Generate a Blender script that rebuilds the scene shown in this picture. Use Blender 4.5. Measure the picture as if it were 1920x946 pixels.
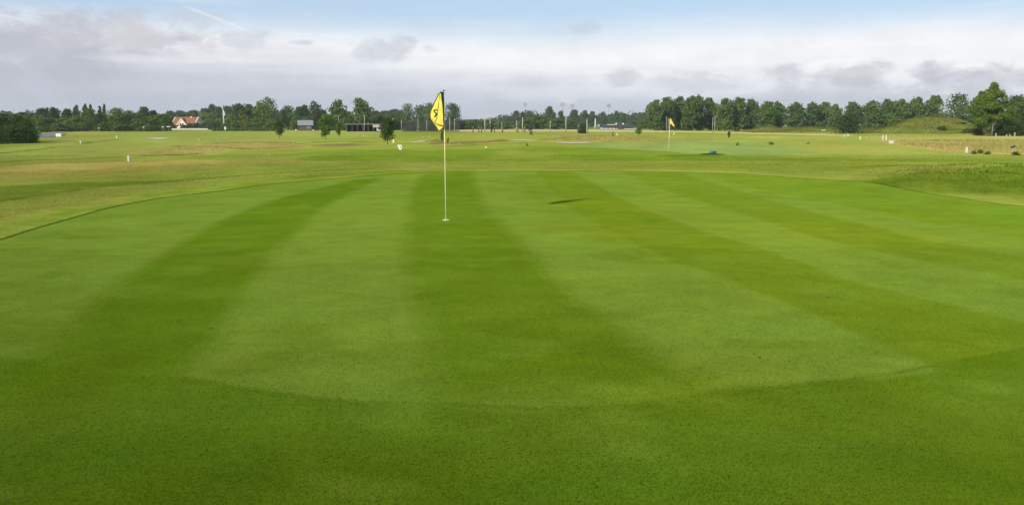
import bpy, bmesh, math, random
import numpy as np
from mathutils import Vector, Matrix

# ------------------------------------------------------------------ camera, sky, sun, exposure
S = bpy.context.scene
C = S.collection
for o in list(bpy.data.objects):
    bpy.data.objects.remove(o)
FPX = 1567.0                       # focal length in photograph pixels (1920 wide)
CAMZ = 1.6
PITCH = math.atan(238.0 / FPX)
cam_d = bpy.data.cameras.new('camera')
cam_d.sensor_width = 36.0
cam_d.lens = 36.0 * FPX / 1920.0
cam_d.clip_start = 0.1
cam_d.clip_end = 6000.0
cam = bpy.data.objects.new('camera', cam_d)
C.objects.link(cam)
cam.location = (0, 0, CAMZ)
cam.rotation_euler = (math.pi / 2 - PITCH, 0, 0)
S.camera = cam
S.render.resolution_x, S.render.resolution_y = 1024, 504

SUN_EL = math.radians(23)        # from the shadow the near flag throws on the green
SB = math.radians(56)
SUNV = Vector((-math.cos(SUN_EL) * math.cos(SB), -math.cos(SUN_EL) * math.sin(SB), math.sin(SUN_EL)))
SKY_STRENGTH = 0.1
S.view_settings.view_transform = 'Standard'
S.view_settings.look = 'None'
S.view_settings.gamma = 1.0
S.view_settings.use_curve_mapping = False
S.view_settings.exposure = 0.27
sun_d = bpy.data.lights.new('sun', 'SUN')
sun_d.energy = 3.9
sun_d.angle = math.radians(1.5)
sun_d.color = (1.0, 0.93, 0.80)
sun = bpy.data.objects.new('sun', sun_d)
C.objects.link(sun)
sun.rotation_euler = (-SUNV).to_track_quat('-Z', 'Y').to_euler()
S.cycles.max_bounces = 6
S.cycles.diffuse_bounces = 3
S.cycles.transparent_max_bounces = 8
S.cycles.volume_bounces = 1


class NT:
    """small helper that writes shader maths as expressions"""
    def __init__(self, tree):
        self.t = tree

    def node(self, typ, **kw):
        n = self.t.nodes.new(typ)
        for k, v in kw.items():
            setattr(n, k, v)
        return n

    def put(self, sock, v):
        if hasattr(v, 'is_output'):
            self.t.links.new(v, sock)
        elif isinstance(v, (tuple, list)) and len(v) == 3 and sock.type == 'RGBA':
            sock.default_value = (*v, 1)
        else:
            sock.default_value = v

    def m(self, op, a, b=0.0, c=0.0):
        n = self.node('ShaderNodeMath', operation=op)
        self.put(n.inputs[0], a); self.put(n.inputs[1], b); self.put(n.inputs[2], c)
        return n.outputs[0]

    def add(self, a, b): return self.m('ADD', a, b)
    def sub(self, a, b): return self.m('SUBTRACT', a, b)
    def mul(self, a, b): return self.m('MULTIPLY', a, b)

    def smooth(self, v, lo, hi):           # 0 at lo, 1 at hi
        n = self.node('ShaderNodeMapRange', interpolation_type='SMOOTHSTEP')
        if lo > hi:
            n.inputs[3].default_value, n.inputs[4].default_value = 1, 0
            lo, hi = hi, lo
        self.put(n.inputs[0], v)
        n.inputs[1].default_value, n.inputs[2].default_value = lo, hi
        return n.outputs[0]

    def mix(self, f, a, b, blend='MIX'):
        n = self.node('ShaderNodeMix', data_type='RGBA', blend_type=blend)
        self.put(n.inputs[0], f); self.put(n.inputs[6], a); self.put(n.inputs[7], b)
        return n.outputs[2]

    def noise(self, vec, scale, detail=4.0, rough=0.55, dist=0.0):
        n = self.node('ShaderNodeTexNoise')
        if vec is not None:
            self.put(n.inputs['Vector'], vec)
        n.inputs['Scale'].default_value = scale
        n.inputs['Detail'].default_value = detail
        n.inputs['Roughness'].default_value = rough
        n.inputs['Distortion'].default_value = dist
        return n.outputs[0]

    def xyz(self, x, y, z):
        n = self.node('ShaderNodeCombineXYZ')
        self.put(n.inputs[0], x); self.put(n.inputs[1], y); self.put(n.inputs[2], z)
        return n.outputs[0]

    def vm(self, op, a, b):
        n = self.node('ShaderNodeVectorMath', operation=op)
        self.put(n.inputs[0], a); self.put(n.inputs[1], b)
        return n.outputs['Value'] if op == 'DOT_PRODUCT' else n.outputs[0]


def ray(px, py):
    xc, yc = (px - 960) / FPX, (473 - py) / FPX
    v = Vector((xc, math.cos(PITCH) + yc * math.sin(PITCH), -math.sin(PITCH) + yc * math.cos(PITCH)))
    return v.normalized()


def azel(px, py):
    v = ray(px, py)
    return math.degrees(math.atan2(v.x, v.y)), math.degrees(math.asin(v.z))


def lin(r, g, b, k=1.0):
    def f(c):
        c /= 255.0
        return (c / 12.92 if c <= 0.04045 else ((c + 0.055) / 1.055) ** 2.4) * k
    return (f(r), f(g), f(b))


def build_world():
    w = bpy.data.worlds.new('World')
    S.world = w
    w.use_nodes = True
    t = w.node_tree
    t.nodes.clear()
    N = NT(t)
    out = N.node('ShaderNodeOutputWorld')
    bg = N.node('ShaderNodeBackground')
    t.links.new(bg.outputs[0], out.inputs[0])
    sky = N.node('ShaderNodeTexSky', sky_type='NISHITA')
    sky.sun_disc = False
    sky.sun_elevation = SUN_EL
    sky.sun_rotation = math.atan2(SUNV.x, SUNV.y)
    sky.air_density = 1.0
    sky.dust_density = 0.6
    sky.ozone_density = 1.5
    tc = N.node('ShaderNodeTexCoord')
    d = tc.outputs['Generated']
    sp = N.node('ShaderNodeSeparateXYZ')
    t.links.new(d, sp.inputs[0])
    x, y, z = sp.outputs
    el = N.mul(N.m('ARCSINE', z), 57.29578)
    az = N.mul(N.m('ARCTAN2', x, y), 57.29578)
    K = 1.0 / (SKY_STRENGTH * 2 ** S.view_settings.exposure)

    def c(r, g, b): return lin(r, g, b, K)
    flat = N.xyz(x, y, N.mul(z, 5.0))
    flat2 = N.xyz(x, y, N.mul(z, 2.2))
    nA = N.noise(flat, 3.0, 5, 0.55)
    nB = N.noise(flat2, 11.0, 7, 0.6, 0.3)
    nC = N.noise(flat2, 34.0, 6, 0.62, 0.2)
    nB2 = N.noise(N.xyz(x, y, N.mul(z, 1.6)), 22.0, 8, 0.62, 0.5)
    nD = N.noise(N.xyz(x, y, N.mul(z, 14.0)), 4.5, 6, 0.55)
    wob = N.add(N.mul(N.sub(nB, 0.5), 2.4), N.mul(N.sub(nC, 0.5), 1.0))
    # clear sky: Nishita towards its blue
    col = N.mix(0.72, sky.outputs[0], c(194, 217, 245))
    # high thin streaks
    streak = N.mul(N.smooth(nD, 0.5, 0.75), 0.35)
    col = N.mix(streak, col, c(236, 241, 248))
    # upper sky clouds far above the frame: broken cloud all round
    hi = N.mul(N.smooth(nA, 0.48, 0.66), N.smooth(el, 9.0, 16.0))
    col = N.mix(N.mul(hi, 0.7), col, c(215, 218, 226))
    # white veil
    E = N.add(el, N.add(N.mul(N.sub(nA, 0.5), 2.2), N.mul(N.sub(nD, 0.5), 1.6)))
    veil = N.smooth(E, 7.4, 4.7)
    col = N.mix(N.mul(veil, 0.97), col, c(249, 249, 251))
    # lower grey haze layer, rising to the west
    E2 = N.add(N.add(el, N.mul(x, 2.9)), N.add(N.mul(N.sub(nA, 0.5), 1.6), N.mul(N.sub(nD, 0.5), 2.0)))
    grey = N.smooth(E2, 5.0, 1.3)
    col = N.mix(N.mul(grey, 0.95), col, N.mix(N.smooth(x, -.45, .15), c(194, 198, 211), c(209, 215, 227)))
    # bank of low cumulus along the horizon
    top = N.add(N.add(1.3, N.mul(N.sub(N.noise(N.xyz(x, y, 0.3), 4.2, 3), 0.38), 5.0)), N.mul(wob, 0.45))
    bank = N.smooth(N.sub(top, el), -0.12, 0.75)
    col = N.mix(N.mul(bank, 0.55), col, c(196, 199, 211))

    # single clouds
    def blob(col, px, py, rx, ry, colr, dens, warp=1.0):
        a0, e0 = azel(px, py)
        a1, _ = azel(px + rx, py)
        _, e1 = azel(px, py - ry)
        u = N.m('DIVIDE', N.add(N.sub(az, a0), N.mul(N.sub(nB, 0.5), 3.4 * warp)), abs(a1 - a0))
        v = N.m('DIVIDE', N.add(N.sub(el, e0), N.mul(wob, 0.55 * warp)), abs(e1 - e0))
        r = N.add(N.add(N.mul(u, u), N.mul(v, v)), N.add(N.mul(N.sub(nB2, 0.5), 3.2), N.mul(N.sub(nC, 0.5), 2.0)))
        f = N.mul(N.smooth(r, 1.45, -0.1), dens * .95)
        return N.mix(f, col, colr)
    for b in ((130, 72, 250, 60, c(192, 193, 204), 0.85, 1.0), (255, 62, 62, 30, c(216, 215, 220), 0.75, 1.0),
              (30, 120, 200, 60, c(187, 191, 203), 0.6, 1.0),
              (370, 28, 52, 20, c(205, 206, 214), 0.45, 1.2), (455, 78, 42, 22, c(203, 206, 216), 0.6, 1.0),
              (300, 112, 120, 10, c(238, 240, 246), 0.5, 0.6),
              (718, 90, 62, 26, c(198, 205, 217), 0.75, 0.8), (804, 92, 20, 9, c(203, 210, 222), 0.7, 0.5),
              (562, 80, 26, 6, c(198, 206, 219), 0.6, 0.4),
              (1098, 53, 34, 14, c(200, 212, 228), 0.65, 0.7), (1170, 146, 36, 16, c(206, 207, 215), 0.7, 0.7),
              (1300, 156, 80, 22, c(202, 205, 215), 0.6, 0.9), (1480, 146, 70, 24, c(198, 200, 211), 0.75, 0.8),
              (1585, 140, 90, 26, c(203, 203, 212), 0.75, 0.8), (1770, 138, 70, 26, c(192, 194, 206), 0.8, 0.7),
              (1840, 165, 190, 40, c(195, 197, 208), 0.75, 0.9), (1600, 172, 260, 26, c(198, 201, 211), 0.6, 0.8),
              (985, 158, 60, 14, c(208, 211, 220), 0.5, 0.7), (1060, 190, 24, 6, c(228, 228, 232), 0.6, 0.3)):
        col = blob(col, *b)

    # broken texture through the cloud
    tex = N.add(N.mul(N.sub(nB2, .5), .20), N.add(N.mul(N.sub(nB, .5), .16), N.mul(N.sub(nD, .5), .14)))
    sc = N.node('ShaderNodeVectorMath', operation='SCALE')
    t.links.new(col, sc.inputs[0]); t.links.new(N.add(1.0, N.mul(tex, N.smooth(el, 8.5, 5.0))), sc.inputs['Scale'])
    col = sc.outputs[0]

    # vapour trails
    def trail(col, p0, p1, wid, dens):
        a, b = ray(*p0), ray(*p1)
        n = a.cross(b).normalized()
        e = (b - a).normalized()
        off = N.m('ABSOLUTE', N.add(N.vm('DOT_PRODUCT', d, tuple(n)), N.mul(N.sub(nC, 0.5), 0.0025)))
        s = N.vm('DOT_PRODUCT', d, tuple(e))
        lo, hi_ = a.dot(e), b.dot(e)
        L = hi_ - lo
        f = N.mul(N.smooth(off, wid, wid * 0.1), N.mul(N.smooth(s, lo - L * .02, lo + L * .2), N.smooth(s, hi_ + L * .05, hi_ - L * .35)))
        return N.mix(N.mul(f, dens), col, c(240, 244, 250))
    col = trail(col, (338, 9), (500, 71), 0.0026, 0.5)
    col = trail(col, (-60, 18), (75, 43), 0.0030, 0.35)
    # below the horizon: plain earth tone
    col = N.mix(N.smooth(el, -0.5, -3.0), col, c(96, 104, 70))
    t.links.new(col, bg.inputs[0])
    bg.inputs[1].default_value = SKY_STRENGTH


build_world()

# ------------------------------------------------------------------ measuring helpers
RNG = np.random.default_rng(7)
random.seed(7)


def yg(py):                      # distance of flat ground seen on a photograph row
    yc = (473 - py) / FPX
    return -CAMZ * (math.cos(PITCH) + yc * math.sin(PITCH)) / (-math.sin(PITCH) + yc * math.cos(PITCH))


def xat(px, Y, z=0.0):
    return (px - 960) / FPX * (Y * math.cos(PITCH) + (CAMZ - z) * math.sin(PITCH))


def zat(py, Y):
    yc = (473 - py) / FPX
    return CAMZ + Y * (-math.sin(PITCH) + yc * math.cos(PITCH)) / (math.cos(PITCH) + yc * math.sin(PITCH))


def gp(px, py):
    Y = yg(py)
    return (xat(px, Y), Y)


def _hash(ix, iy, s):
    n = (ix.astype(np.int64) * 374761393 + iy.astype(np.int64) * 668265263 + s * 974711) & 0x7fffffff
    n = ((n ^ (n >> 13)) * 1274126177) & 0x7fffffff
    return ((n ^ (n >> 16)) & 0xffff) / 65535.0


def vnoise(x, y, s=0):
    x = np.asarray(x, float); y = np.asarray(y, float)
    ix, iy = np.floor(x), np.floor(y)
    fx, fy = x - ix, y - iy
    fx = fx * fx * (3 - 2 * fx); fy = fy * fy * (3 - 2 * fy)
    a = _hash(ix, iy, s); b = _hash(ix + 1, iy, s); c_ = _hash(ix, iy + 1, s); d_ = _hash(ix + 1, iy + 1, s)
    return (a * (1 - fx) + b * fx) * (1 - fy) + (c_ * (1 - fx) + d_ * fx) * fy - 0.5


def fbm(x, y, s=0, oct=4):
    v, a = 0, 1.0
    for i in range(oct):
        v = v + a * vnoise(x * 2 ** i, y * 2 ** i, s + i * 17)
        a *= 0.5
    return v


def inpoly(x, y, poly):
    P = np.asarray(poly, float)
    r = np.zeros(x.shape, bool)
    j = len(P) - 1
    for i in range(len(P)):
        xi, yi = P[i]; xj, yj = P[j]
        if yi != yj:
            r ^= ((yi > y) != (yj > y)) & (x < (xj - xi) * (y - yi) / (yj - yi) + xi)
        j = i
    return r


def sstep(v, lo, hi):
    t = np.clip((v - lo) / (hi - lo), 0, 1)
    return t * t * (3 - 2 * t)


# ------------------------------------------------------------------ the relief of the course
def hump(x, y, cx, cy, rx, ry, h, p=1.0, rot=0.0, back=1.0):
    dx, dy = x - cx, y - cy
    dy = np.where(dy > 0, dy / back, dy)
    c_, s_ = math.cos(rot), math.sin(rot)
    u, v = (dx * c_ + dy * s_) / rx, (-dx * s_ + dy * c_) / ry
    return h * np.clip(1 - (u * u + v * v), 0, 1) ** p


def height(x, y):
    x = np.asarray(x, float); y = np.asarray(y, float)
    r = np.hypot(x, y)
    z = 0.05 * fbm(x / 14, y / 14, 3, 2) * sstep(r, 26, 60)
    z = z + 0.03 * fbm(x / 2.2, y / 2.2, 9, 3) * sstep(r, 31, 45)
    # rough mound beside the green
    n = 1 + 0.35 * fbm(x / 1.5, y / 1.5, 21, 3)
    z = z + hump(x, y, 14.8, 22.8, 6.6, 4.4, 0.42, 1.6, 0.25, 2.6) * n
    z = z + hump(x, y, 12.2, 22.1, 4.0, 2.4, 0.12, 2.0, 0.2, 2.6) * n
    # low dry ridge
    z = z + hump(x, y, xat(335, 52), 53, 4.0, 5.0, 0.28, 1.0) + hump(x, y, xat(440, 62), 66, 6.5, 5, 0.25, 1.0)
    # grassy barrow and banks on the right
    n2 = 1 + 0.3 * fbm(x / 4, y / 4, 5, 4)
    z = z + hump(x, y, xat(1752, 172), 176, 11.0, 10, 2.2, 1.0) * n2
    z = z + hump(x, y, xat(1800, 172), 178, 11.0, 9, 1.5, 1.0) * n2
    z = z + hump(x, y, xat(1655, 185), 190, 26.0, 9, 0.75, 0.8) * n2
    z = z + hump(x, y, xat(1520, 198), 202, 13.0, 9, 0.95, 0.8) * n2
    z = z + hump(x, y, xat(1430, 205), 208, 5.0, 4, 0.7, 0.8) * n2
    return z


# ------------------------------------------------------------------ grass colours (albedo)
GK = 0.46


def g(r, g_, b):
    return np.array(lin(r, g_, b, GK))


FAIR = g(146, 160, 62)
TAN = g(190, 174, 92)
DARK = g(92, 120, 24)
ROUGH = g(116, 138, 42)
LIGHT = g(160, 171, 78)
PALEGREEN = g(138, 162, 80)
STRAW = g(203, 186, 132)
SOIL = g(136, 116, 82)


def band(pts, w):
    """thin strip along a line of photograph points, w pixels deep"""
    return [(a, b - w / 2) for a, b in pts] + [(a, b + w / 2) for a, b in reversed(pts)]


ZONES = [   # (outline, colour, opacity, raggedness)
    ([(-400, 243), (700, 243), (700, 262), (300, 300), (-400, 312)], LIGHT, .85, 1.0),
    ([(-900, 250), (-300, 258), (0, 268), (75, 257), (118, 253), (120, 248), (330, 245), (205, 252), (140, 262), (60, 272), (0, 279), (-500, 290)], g(128, 148, 46), .7, .8),
    ([(110, 249), (170, 246), (215, 247), (200, 250), (150, 254), (115, 254)], TAN, .55, 1.0),
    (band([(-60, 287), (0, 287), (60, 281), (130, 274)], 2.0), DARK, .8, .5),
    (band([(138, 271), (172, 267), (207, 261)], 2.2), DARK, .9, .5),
    (band([(-60, 306), (0, 304), (90, 300), (230, 295)], 2.2), g(112, 138, 40), .8, .5),
    ([(-300, 320), (0, 315), (80, 310), (160, 306), (240, 302), (340, 299), (420, 300), (400, 306), (330, 312), (250, 319), (140, 324), (60, 329), (-300, 345)], TAN, .9, 2.6),
    ([(-300, 330), (0, 322), (150, 318), (330, 309), (520, 300), (560, 306), (380, 318), (200, 330), (0, 345)], g(158, 154, 70), .6, 2.0),
    ([(258, 292), (300, 284), (345, 276), (400, 272), (480, 270), (565, 272), (575, 277), (480, 281), (420, 286), (370, 289), (330, 291)], TAN, .85, 1.0),
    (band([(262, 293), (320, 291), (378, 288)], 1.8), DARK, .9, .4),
    ([(380, 300), (480, 297), (640, 299), (620, 305), (480, 304), (400, 305)], g(166, 160, 78), .55, 2.0),
    ([(-500, 372), (-200, 358), (0, 350), (60, 347), (120, 343), (200, 341), (300, 337), (420, 328), (300, 341), (200, 350), (110, 361), (0, 377), (-200, 402)], g(104, 130, 32), .7, 1.6),
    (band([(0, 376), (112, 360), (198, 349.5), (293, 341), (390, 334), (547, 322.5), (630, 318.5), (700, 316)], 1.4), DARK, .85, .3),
    (band([(640, 318), (700, 316), (830, 312.5), (980, 310)], 1.4), g(118, 138, 42), .8, .4),
    ([(0, 378), (112, 362), (198, 351), (293, 343), (400, 335), (547, 324), (640, 320), (640, 324), (560, 329), (400, 343), (250, 362), (120, 385), (0, 420)], g(150, 158, 66), .7, 1.2),
    ([(0, 398), (60, 388), (130, 378), (200, 367), (240, 366), (150, 384), (60, 408), (0, 425)], g(158, 152, 66), .5, 2.4),
    ([(60, 420), (160, 395), (280, 368), (400, 350), (560, 334), (700, 322), (900, 317), (900, 323), (640, 333), (488, 348), (265, 378), (123, 413), (0, 449), (0, 440)], g(112, 142, 30), .75, 1.6),
    ([(600, 292), (660, 287), (740, 282), (800, 281), (940, 278), (1000, 276), (1080, 276), (1150, 279), (1250, 285), (1320, 291), (1420, 295), (1700, 298), (1920, 298), (1920, 304), (1600, 303), (1300, 301.5), (1000, 302), (760, 303), (620, 302), (540, 300)], g(122, 148, 40), .9, 1.2),
    ([(480, 292), (620, 282), (740, 279), (800, 279), (740, 283), (640, 289)], g(118, 146, 44), .7, 1.0),
    ([(500, 307), (620, 304), (1000, 303), (1300, 303), (1600, 305), (1600, 313), (1300, 320), (1000, 320), (700, 315), (560, 319)], g(138, 151, 56), .8, 1.5),
    ([(1300, 308), (1600, 308), (1750, 312), (1700, 325), (1500, 324), (1350, 318)], g(134, 149, 50), .7, 1.8),
    ([(1200, 262), (1450, 256), (1640, 256), (1680, 268), (1760, 283), (1900, 292), (1700, 296), (1500, 294), (1400, 285)], LIGHT, .6, 1.5),
    ([(1075, 276), (1100, 270), (1180, 265), (1300, 263), (1430, 266), (1530, 274), (1520, 288), (1410, 293.5), (1320, 290.5), (1250, 284.5), (1150, 279)], PALEGREEN, .8, .5),
    ([(1120, 273), (1180, 270), (1300, 271), (1440, 276), (1440, 290), (1330, 289), (1200, 280)], g(144, 168, 88), .65, 1.0),
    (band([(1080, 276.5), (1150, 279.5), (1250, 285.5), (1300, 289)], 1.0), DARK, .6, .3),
    ([(1240, 294), (1300, 288), (1350, 291), (1345, 293), (1290, 294), (1270, 296)], DARK, .5, 1.0),
    ([(1000, 266), (1030, 260), (1060, 254), (1120, 252), (1200, 255), (1260, 258.5), (1340, 259), (1400, 258), (1450, 256), (1490, 256), (1450, 259), (1340, 262), (1200, 264), (1130, 266.5), (1060, 266.5)], TAN, .85, 1.0),
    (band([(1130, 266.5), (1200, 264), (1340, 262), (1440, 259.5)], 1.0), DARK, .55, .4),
    ([(800, 271), (806, 264), (815, 261), (830, 263), (850, 267), (900, 266), (940, 261), (962, 265), (930, 269), (850, 273)], TAN, .9, .8),
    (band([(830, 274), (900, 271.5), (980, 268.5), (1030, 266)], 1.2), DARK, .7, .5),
    ([(640, 262), (700, 259), (740, 259), (700, 263)], g(150, 140, 66), .6, .8),
    (band([(560, 262), (600, 261), (660, 260), (690, 257.5)], 1.2), DARK, .55, .5),
    (band([(580, 267), (640, 265), (700, 265)], 1.6), g(104, 130, 34), .8, .5),
    ([(588, 271.5), (620, 269), (690, 270), (702, 272.5), (650, 274.5), (600, 274)], SOIL, .9, .6),
    ([(855, 243), (960, 242), (1100, 243), (1300, 246), (1450, 249), (1600, 253.5), (1600, 255), (1450, 251.7), (1300, 248.2), (1100, 246.7), (960, 246.7), (855, 246.2)], STRAW, .95, .2),
    ([(1640, 262), (1660, 258), (1720, 256), (1800, 254), (2300, 256), (2300, 291), (1920, 291), (1830, 288), (1760, 282), (1700, 273)], g(178, 168, 90), .9, .7),
    ([(1660, 263), (1720, 268), (1810, 272), (1815, 286), (1760, 281), (1700, 272)], g(198, 166, 104), .75, .8),
    ([(1560, 268), (1700, 280), (1640, 281), (1560, 275)], g(160, 158, 76), .5, 1.5),
    ([(1590, 256), (1640, 257), (1680, 265), (1650, 263)], TAN, .5, 1.0),
]
ZW = [([gp(a, max(b, 238)) for a, b in p], col, op, rg) for p, col, op, rg in ZONES]
# grassy banks far right keep an olive green of their own
BANKS = [(1752, 172, 15, 13), (1800, 174, 15, 12), (1655, 186, 28, 10), (1520, 200, 15, 10), (1430, 207, 6, 5)]


def ground_colour(x, y):
    x = np.asarray(x, float); y = np.asarray(y, float)
    col = np.tile(FAIR, (x.size, 1))
    r = np.hypot(x, y)
    ax = np.minimum(r * 0.012, 3.0)
    ay = r * r / (CAMZ * FPX)              # ground metres per photograph row
    for poly, c_, op, rg in ZW:
        P = np.array(poly)
        m = (x > P[:, 0].min() - 6) & (x < P[:, 0].max() + 6) & (y > P[:, 1].min() * .93 - .5) & (y < P[:, 1].max() * 1.07 + .5)
        if not m.any():
            continue
        xs, ys, axs, ays = x[m], y[m], ax[m], ay[m]
        acc = np.zeros(xs.size)
        nxs = [fbm(xs / (0.6 + r[m] * .02), ys / (0.6 + r[m] * .02), 100 + k, 3) for k in range(2)]
        nys = [fbm(xs / (0.5 + r[m] * .012), ys / (0.5 + ays * 1.5), 200 + k, 3) for k in range(2)]
        for k in range(6):
            nx = nxs[k % 2]; ny = nys[k // 3] + .35 * (k - 2.5) / 2.5
            acc += inpoly(xs + nx * axs * 3 * rg, ys + ny * ays * 2.2 * rg, poly)
        a = (acc / 6 * op)[:, None]
        col[m] = col[m] * (1 - a) + c_ * a
    for px, d_, rx, ry in BANKS:
        u = ((x - xat(px, d_)) / rx) ** 2 + ((y - d_ - 4) / ry) ** 2
        a = sstep(1.1 - u + .5 * fbm(x / 3, y / 3, 4, 3), 0, .35)[:, None]
        t = np.clip(.5 + fbm(x / 4, y / 4, 31, 3) * 1.2, 0, 1)[:, None]
        bc = g(112, 130, 46) * (1 - t) + g(164, 160, 80) * t
        col = col * (1 - a) + bc * a
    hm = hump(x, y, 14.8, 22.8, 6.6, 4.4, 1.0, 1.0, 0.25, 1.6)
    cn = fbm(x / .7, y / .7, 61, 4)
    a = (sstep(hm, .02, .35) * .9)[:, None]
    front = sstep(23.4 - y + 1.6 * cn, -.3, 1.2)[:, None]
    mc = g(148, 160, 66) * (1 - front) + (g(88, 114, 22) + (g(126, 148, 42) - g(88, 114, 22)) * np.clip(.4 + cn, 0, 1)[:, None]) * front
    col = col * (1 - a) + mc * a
    p1 = fbm(x / (1.5 + r * .05), y / (1.0 + r * .06), 611, 4)          # uneven growth over the whole course
    p2 = fbm(x / (.8 + r * .03), y / (.6 + r * .03), 633, 4)
    col = col * (1 + .16 * p1 + .14 * p2)[:, None]
    t2 = (sstep(fbm(x / (2 + r * .05), y / (1.5 + r * .08), 655, 4), .12, .6) * .45)[:, None]
    col = col * (1 - t2) + (TAN * .5 + FAIR * .5) * t2
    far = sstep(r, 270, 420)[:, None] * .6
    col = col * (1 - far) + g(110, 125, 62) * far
    return col


# ------------------------------------------------------------------ mesh plumbing
def np_mesh(name, V, F, col=None, smooth=False):
    V = np.ascontiguousarray(V, np.float32); F = np.ascontiguousarray(F, np.int32)
    me = bpy.data.meshes.new(name)
    k = F.shape[1]
    me.vertices.add(len(V)); me.vertices.foreach_set('co', V.ravel())
    me.loops.add(F.size); me.loops.foreach_set('vertex_index', F.ravel())
    me.polygons.add(len(F))
    me.polygons.foreach_set('loop_start', np.arange(0, F.size, k, dtype=np.int32))
    if smooth:
        me.polygons.foreach_set('use_smooth', np.ones(len(F), bool))
    if col is not None:
        a = me.color_attributes.new('gcol', 'FLOAT_COLOR', 'POINT')
        a.data.foreach_set('color', np.hstack([col, np.ones((len(col), 1))]).astype(np.float32).ravel())
    me.update(calc_edges=True)
    me.validate()
    return me


def link(name, me, mat=None, parent=None, loc=None, rotz=None):
    o = bpy.data.objects.new(name, me)
    C.objects.link(o)
    if mat is not None and me is not None and len(me.materials) == 0:
        me.materials.append(mat)
    if parent is not None:
        o.parent = parent
    if loc is not None:
        o.location = loc
    if rotz is not None:
        o.rotation_euler = (0, 0, rotz)
    return o


def structure(o, label=None):
    o['kind'] = 'structure'
    if label:
        o['label'] = label
    return o


def tag(o, label, cat, group=None):
    o['label'] = label; o['category'] = cat
    if group:
        o['group'] = group
    return o


def thing(name, label, cat, loc, rotz=0.0, group=None):
    o = bpy.data.objects.new(name, None)
    o.empty_display_size = 0.2
    C.objects.link(o)
    o.location = loc; o.rotation_euler = (0, 0, rotz)
    return tag(o, label, cat, group)


class B:
    """collects simple solids into one bmesh"""
    def __init__(self):
        self.bm = bmesh.new()

    def box(self, x0, x1, y0, y1, z0, z1, bev=0.0, mtx=None):
        vs = [self.bm.verts.new((x, y, z)) for z in (z0, z1) for y in (y0, y1) for x in (x0, x1)]
        fs = [(0, 2, 3, 1), (4, 5, 7, 6), (0, 1, 5, 4), (2, 6, 7, 3), (0, 4, 6, 2), (1, 3, 7, 5)]
        fc = [self.bm.faces.new([vs[i] for i in f]) for f in fs]
        if bev:
            es = list({e for f in fc for e in f.edges})
            r = bmesh.ops.bevel(self.bm, geom=es, offset=bev, segments=2, affect='EDGES', profile=.5)
        if mtx is not None:
            bmesh.ops.transform(self.bm, matrix=mtx, verts=[v for v in vs if v.is_valid])
        return self

    def tube(self, pts, rad, n=8, cap=True):
        """a tapered tube through the points"""
        rings = []
        for i, p in enumerate(pts):
            p = Vector(p)
            a = Vector(pts[max(i - 1, 0)]); b = Vector(pts[min(i + 1, len(pts) - 1)])
            dv = (b - a).normalized()
            u = dv.orthogonal().normalized() if abs(dv.z) < .999 else Vector((1, 0, 0))
            w = dv.cross(u).normalized(); u = w.cross(dv)
            r = rad[i] if isinstance(rad, (list, tuple)) else rad
            rings.append([self.bm.verts.new(p + (u * math.cos(6.28319 * k / n) + w * math.sin(6.28319 * k / n)) * r) for k in range(n)])
        for r0, r1 in zip(rings, rings[1:]):
            for k in range(n):
                self.bm.faces.new((r0[k], r0[(k + 1) % n], r1[(k + 1) % n], r1[k]))
        if cap:
            self.bm.faces.new(rings[0][::-1]); self.bm.faces.new(rings[-1])
        return self

    def prism(self, pts, y0, y1):
        """outline in x,z pushed from y0 to y1"""
        a = [self.bm.verts.new((x, y0, z)) for x, z in pts]
        b = [self.bm.verts.new((x, y1, z)) for x, z in pts]
        n = len(pts)
        self.bm.faces.new(a); self.bm.faces.new(b[::-1])
        for i in range(n):
            self.bm.faces.new((a[i], b[i], b[(i + 1) % n], a[(i + 1) % n]))
        return self

    def lathe(self, prof, n=14):
        rings = [[self.bm.verts.new((r * math.cos(6.28319 * k / n), r * math.sin(6.28319 * k / n), z)) for k in range(n)] for r, z in prof]
        for r0, r1 in zip(rings, rings[1:]):
            for k in range(n):
                self.bm.faces.new((r0[k], r0[(k + 1) % n], r1[(k + 1) % n], r1[k]))
        self.bm.faces.new(rings[0][::-1]); self.bm.faces.new(rings[-1])
        return self

    def poly(self, pts):
        self.bm.faces.new([self.bm.verts.new(p) for p in pts])
        return self

    def mesh(self, name, smooth=False):
        bmesh.ops.recalc_face_normals(self.bm, faces=self.bm.faces)
        me = bpy.data.meshes.new(name)
        self.bm.to_mesh(me); self.bm.free()
        if smooth:
            for p in me.polygons:
                p.use_smooth = True
        return me

    def obj(self, name, mat, parent=None, loc=None, rotz=None, smooth=False):
        return link(name, self.mesh(name, smooth), mat, parent, loc, rotz)


# ------------------------------------------------------------------ materials
def new_mat(name):
    m = bpy.data.materials.new(name)
    m.use_nodes = True
    t = m.node_tree
    t.nodes.clear()
    N = NT(t)
    out = N.node('ShaderNodeOutputMaterial')
    return m, t, N, out


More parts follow.
